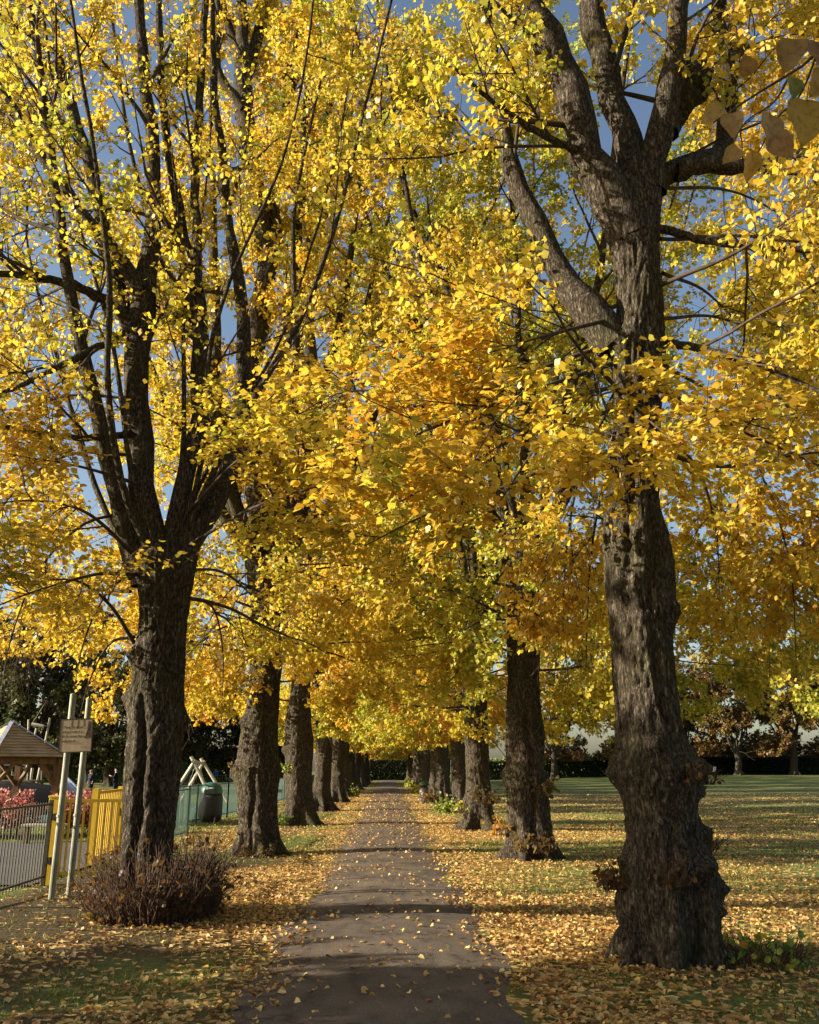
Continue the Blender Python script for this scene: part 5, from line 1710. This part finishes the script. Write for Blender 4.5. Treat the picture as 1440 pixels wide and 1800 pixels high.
def person(pos, face, h, coat, legs_c, hair_c, label, arms='down', long_coat=False, lean=0.0, hair_long=True):
    root = empty('person', pos, face)
    s = h / 1.65
    # -Y is forward; body is one skinned figure
    V, E = [], []
    def v(x, y, z, r_):
        V.append((x * s, y * s - lean * max(0, z - .9) * s, z * s, r_ * s)); return len(V) - 1
    def chain(a, pts):
        for p in pts:
            b = v(*p); E.append((a, b)); a = b
        return a
    pel = v(0, 0, 0.90, 0.135)
    chest = chain(pel, [(0, .01, 1.05, .125), (0, 0, 1.25, .145)])
    neck = chain(chest, [(0, 0, 1.39, .075), (0, -.01, 1.45, .055)])
    chain(neck, [(0, -.02, 1.53, .085), (0, -.02, 1.61, .075)])
    for q in (-1, 1):
        st = .09 * q
        ft = chain(pel, [(.085 * q, 0, .82, .095), (.09 * q, -.03 * q, .48, .062), (.09 * q, .04 * q, .10, .042), (.09 * q, .0 + .03 * q, .04, .045)])
        chain(ft, [(.10 * q, -.14 + .03 * q, .03, .035)])
        if arms == 'down':
            w_ = chain(chest, [(.17 * q, 0, 1.34, .062), (.23 * q, .02, 1.10, .046), (.22 * q, -.06, .88, .034)])
            hd = (.215 * q, -.08, .82)
        else:
            w_ = chain(chest, [(.17 * q, 0, 1.34, .062), (.21 * q, -.08, 1.12, .046), (.10 * q, -.30, 1.20, .034)])
            hd = (.07 * q, -.35, 1.22)
        pm = chain(w_, [(hd[0], hd[1], hd[2], .028)])
        dirv = np.array([0, -.02, -.07]) if arms == 'down' else np.array([-.02 * q, -.07, .01])
        for fi in range(4):
            o_ = (fi - 1.5) * .016
            e = np.array(hd) + dirv * (1.0 - .15 * abs(fi - 1.5)) + (np.array([0, o_ * 1.3, 0]) if arms == 'down' else np.array([0, 0, o_ * 1.3]))
            chain(pm, [(*e, .009)])
        chain(pm, [(hd[0] - .03 * q, hd[1] - .03, hd[2] - .01, .010)])
    skin_body('body', V, E, M['skin'], root, 1)
    sh = lambda z: -lean * max(0, z - .9)
    # coat: sleeves and torso as one skinned garment
    V, E = [], []
    lo = 0.52 if long_coat else 0.80
    p0 = v(0, 0, .95, .165)
    hem = chain(p0, [(0, 0, lo + .12, .185 if long_coat else .165), (0, 0, lo, .20 if long_coat else .165)])
    ch = chain(p0, [(0, 0, 1.10, .15), (0, 0, 1.27, .165), (0, 0, 1.37, .10), (0, 0, 1.41, .075)])
    for q in (-1, 1):
        if arms == 'down':
            chain(4, [(.18 * q, 0, 1.33, .078), (.235 * q, .02, 1.10, .062), (.225 * q, -.055, .90, .050)])
        else:
            chain(4, [(.18 * q, 0, 1.33, .078), (.215 * q, -.08, 1.12, .062), (.115 * q, -.27, 1.19, .050)])
    skin_body('coat', V, E, coat, root, 2)
    V, E = [], []
    p0 = v(0, 0, .88, .14)
    for q in (-1, 1):
        chain(p0, [(.085 * q, 0, .80, .108), (.09 * q, -.03 * q, .48, .074), (.09 * q, .04 * q, .09, .055)])
    skin_body('trousers', V, E, legs_c, root, 2)
    V, E = [], []
    p0 = v(0, .015, 1.60, .095)
    if hair_long:
        chain(p0, [(0, .045, 1.53, .092), (0, .06, 1.42, .075), (0, .06, 1.32, .05)])
    else:
        chain(p0, [(0, .04, 1.52, .085)])
    skin_body('hair', V, E, hair_c, root, 2)
    fm = MB()
    for q in (-1, 1):
        fm.box((.03 * s * q, (-.105 + sh(1.55)) * s, 1.555 * s), (.02 * s, .012 * s, .010 * s))
    fm.box((0, (-.105 + sh(1.5)) * s, 1.49 * s), (.04 * s, .012 * s, .008 * s))
    fm.build('eyes_and_mouth', M['ink'], root)
    nm_ = MB(); nm_.add([(-.012 * s, (-.10 + sh(1.5)) * s, 1.515 * s), (.012 * s, (-.10 + sh(1.5)) * s, 1.515 * s), (0, (-.13 + sh(1.5)) * s, 1.518 * s), (0, (-.10 + sh(1.5)) * s, 1.56 * s)], [(0, 1, 2), (1, 3, 2), (3, 0, 2)])
    nm_.build('nose', M['skin'], root)
    tag(root, label, 'person')
    return root


navy, black, grey, blue, auburn = cloth('navy_cloth', (.022, .02, .04)), cloth('black_cloth', (.012, .012, .014)), cloth('grey_cloth', (.09, .09, .12)), cloth('blue_cloth', (.03, .12, .45)), cloth('auburn_hair', (.30, .13, .06))
person(ground_at(158, 1398, 58.0), R(-35), 1.62, navy, black, auburn, 'person in a dark knee-length coat with reddish hair standing on the playground grass', 'down', True, 0.12)
person(ground_at(201, 1398, 58.5), R(-80), 1.68, black, cloth('dark_jeans', (.02, .022, .035)), black, 'person in black holding both hands up in front, beside the skirted lime', 'up', False, 0.0, False)
person(ground_at(378, 1375, 100.0), R(20), 1.65, blue, black, black, 'distant person in a bright blue jacket beyond the basket swing', 'down', False, 0.0, False)

# ------------------------------------------------------------------ hedges round the park
def hedge(name, a, b, h, depth, seed, n, label, sunlit_top_col=((0.16, 0.20, 0.05), (0.26, 0.28, 0.09)), side_col=((0.018, 0.03, 0.010), (0.05, 0.07, 0.02))):  # sunlight on the hedge top is put into its paler leaf colours
    rs = np.random.default_rng(seed)
    a, b = np.array(a, float), np.array(b, float)
    L = np.linalg.norm(b - a); d = (b - a) / L; q = np.array([-d[1], d[0]])
    root = empty(name, (a[0], a[1], 0))
    m = int(L / 1.5) + 2
    t = np.linspace(0, 1, m)
    hs = h * (0.86 + 0.22 * fbm(np.stack([t * L * .25, 0 * t, 0 * t], 1), seed, 3))
    vs, fs = [], []
    for i in range(m):
        c = d * L * t[i]
        zg = float(gz(np.array([a[0] + c[0]]), np.array([a[1] + c[1]]))[0])
        for (o_, z) in ((-depth / 2, zg - .1), (-depth / 2, zg + hs[i] * .9), (-depth * .3, zg + hs[i] * .97), (depth * .3, zg + hs[i] * .97), (depth / 2, zg + hs[i] * .9), (depth / 2, zg - .1)):
            vs.append((c[0] + q[0] * o_, c[1] + q[1] * o_, z))
    for i in range(m - 1):
        for k in range(5):
            e = i * 6 + k
            fs.append((e, e + 6, e + 7, e + 1))
    fs.append(tuple(range(6))); fs.append(tuple(range((m - 1) * 6, m * 6))[::-1])
    MB().add(vs, fs).build('core', M['hedge_core'], root)
    tt = rs.uniform(0, 1, n)
    cx = d[None] * (tt * L)[:, None]
    zg = gz(a[0] + cx[:, 0], a[1] + cx[:, 1])
    hh = np.interp(tt, t, hs)
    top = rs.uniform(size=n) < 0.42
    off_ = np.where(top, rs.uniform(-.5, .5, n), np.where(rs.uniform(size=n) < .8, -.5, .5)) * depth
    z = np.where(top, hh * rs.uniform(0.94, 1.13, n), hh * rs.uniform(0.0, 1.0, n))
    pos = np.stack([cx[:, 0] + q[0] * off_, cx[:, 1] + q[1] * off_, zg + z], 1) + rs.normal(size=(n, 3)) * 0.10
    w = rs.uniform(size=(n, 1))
    c = np.where(top[:, None], np.array(sunlit_top_col[0]) * (1 - w) + np.array(sunlit_top_col[1]) * w, np.array(side_col[0]) * (1 - w) + np.array(side_col[1]) * w)
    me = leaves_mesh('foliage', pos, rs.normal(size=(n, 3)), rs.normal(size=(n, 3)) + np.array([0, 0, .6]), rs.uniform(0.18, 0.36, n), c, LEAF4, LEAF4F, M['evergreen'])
    ll = np.array(pos) ; co = np.empty(len(me.vertices) * 3, np.float32)
    tag(link('foliage', me, root), kind='stuff')
    tag(root, label, 'hedge', 'hedges round the park')
    return root


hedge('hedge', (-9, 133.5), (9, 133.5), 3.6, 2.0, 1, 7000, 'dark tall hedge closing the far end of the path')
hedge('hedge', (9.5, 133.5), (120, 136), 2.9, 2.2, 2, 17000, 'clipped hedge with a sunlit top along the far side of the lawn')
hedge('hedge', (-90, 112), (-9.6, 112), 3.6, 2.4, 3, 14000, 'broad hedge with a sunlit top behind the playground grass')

# ------------------------------------------------------------------ trees beyond the lawn and the playground
r2_ = np.random.default_rng(901)
Cv, Rv = plain_trunk(r2_, 40.0, 126.0, 3.6, 0.46)
fb = make_tree('brown_leaved_tree', (40.0, 126.0), Cv, Rv, simple_limbs(r2_, Cv[-1], Rv[-1], 9, 15.5, 5.8), 902, 'brown', 0.62, False, (0.22, 0.36), 1.0, (), 0.5, rand_burrs(r2_, 4), 0.3, 40,
               l2=0.7, tsc=2.2, per3=9, per4=6, skirt=14, skirt_z=(2.4, 4.5), skirt_len=(3, 6), leaf_m='evergreen', rows=40, leaf_min_z=2.6, spread=1.4)
r2_ = np.random.default_rng(911)
Cv, Rv = plain_trunk(r2_, -40.0, 96.0, 4.2, 0.5)
fd = make_tree('dark_green_tree', (-40.0, 96.0), Cv, Rv, simple_limbs(r2_, Cv[-1], Rv[-1], 9, 15.0, 5.4), 912, 'dark', 0.5, False, (0.22, 0.36), 1.0, (), 0.5, rand_burrs(r2_, 4), 0.3, 40,
               l2=0.6, tsc=2.0, per3=9, per4=7, skirt=16, skirt_z=(2.2, 4.2), skirt_len=(3, 6), leaf_m='evergreen', rows=40, leaf_min_z=2.2, spread=1.3)


def ground_z(x, y):
    return float(gz(np.array([x]), np.array([y]))[0])


far = [(975, 128), (1300, 124), (1398, 124.5), (1495, 125), (1120, 128), (1210, 129)]
for i, (px, Y) in enumerate(far):
    x = at(px, 1360, Y)[0]
    t = fb if i == 0 else copy_tree(fb, (x, Y, ground_z(x, Y)), rng.uniform(0, 6.28), rng.uniform(0.9, 1.1))
    t.location = (x, Y, ground_z(x, Y))
    tag(t, 'brown-leaved tree %s, before the hedge' % ['next to the path end', 'just beyond the white flared bin', 'one on from the tree by the white bin', 'standing last in the row', 'seen beside the burred lime trunk', 'hidden behind the burred lime trunk'][i], 'tree', 'brown trees across the lawn')
dark = [(192, 88, 0.9, 'dark leafy tree with a straight black trunk behind the person in black'), (55, 64, 0.92, 'dark olive tree rising directly behind the play hut roof'), (-60, 70, 1.0, 'dark olive tree beyond the play hut, its crown cut by the picture edge'),
        (125, 100, 0.85, 'dark tree filling the gap behind the notice board'), (285, 98, 0.85, 'dark tree behind the trunk of the skirted lime'), (350, 104, 0.8, 'dark tree behind the basket swing'), (440, 106, 0.8, 'dark tree behind the lime with the round burr')]
for i, (px, Y, sc, lab) in enumerate(dark):
    x = at(px, 1360, Y)[0]
    t = fd if i == 0 else copy_tree(fd, (x, Y, 0), rng.uniform(0, 6.28), sc)
    t.location = (x, Y, ground_z(x, Y)); t.scale = (sc, sc, sc)
    tag(t, lab, 'tree', 'dark trees behind the playground')
# evergreen beside the railing, outside the frame: its shade lies across the near end of the path
t = copy_tree(fd, (-14.5, 5.7, 0), 1.0, 0.62)
tag(t, 'dense dark tree inside the railing whose shade crosses the near end of the path', 'tree', 'dark trees behind the playground')
# young conifers on the playground grass
def young_conifer(x, y, h, seed, label):
    rs = np.random.default_rng(seed)
    root = empty('young_conifer', (x, y, 0))
    MB().rod([(0, 0, -.05), (0, 0, h * .95)], [.05, .012], 6).build('trunk', M['twig'], root)
    n = 900
    z = rs.uniform(0.08, 1, n) ** 0.9 * h
    rad = (1 - z / h) ** 0.8 * h * 0.33 * np.sqrt(rs.uniform(size=n)) + .02
    a = rs.uniform(0, 6.28, n)
    pos = np.stack([np.cos(a) * rad, np.sin(a) * rad, z], 1)
    ax = np.stack([np.cos(a), np.sin(a), np.full(n, .9)], 1)
    c = np.array([[.10, .15, .06]]) * rs.uniform(.6, 1.5, (n, 1))
    tag(link('crown', leaves_mesh('crown', pos, ax, rs.normal(size=(n, 3)), rs.uniform(.12, .24, n), c, LEAF4 * np.array([1, .5, 1]), LEAF4F, M['evergreen']), root), kind='stuff')
    tag(root, label, 'conifer', 'young conifers')


for (px, py, Y, h, lab) in ((117, 1388, 66, 2.0, 'young pale green conifer between the notice board poles'), (214, 1388, 66, 1.9, 'young pale green conifer beside the person in black'), (322, 1388, 72, 2.0, 'young conifer behind the basket swing legs')):
    p = at(px, py, Y)
    young_conifer(p[0], p[1], h, int(px), lab)
bpy.context.view_layer.update()
tot = sum(len(m.loops) - 2 * len(m.polygons) for m in bpy.data.meshes)
print('POLYS', tot, 'OBJECTS', len(bpy.data.objects))
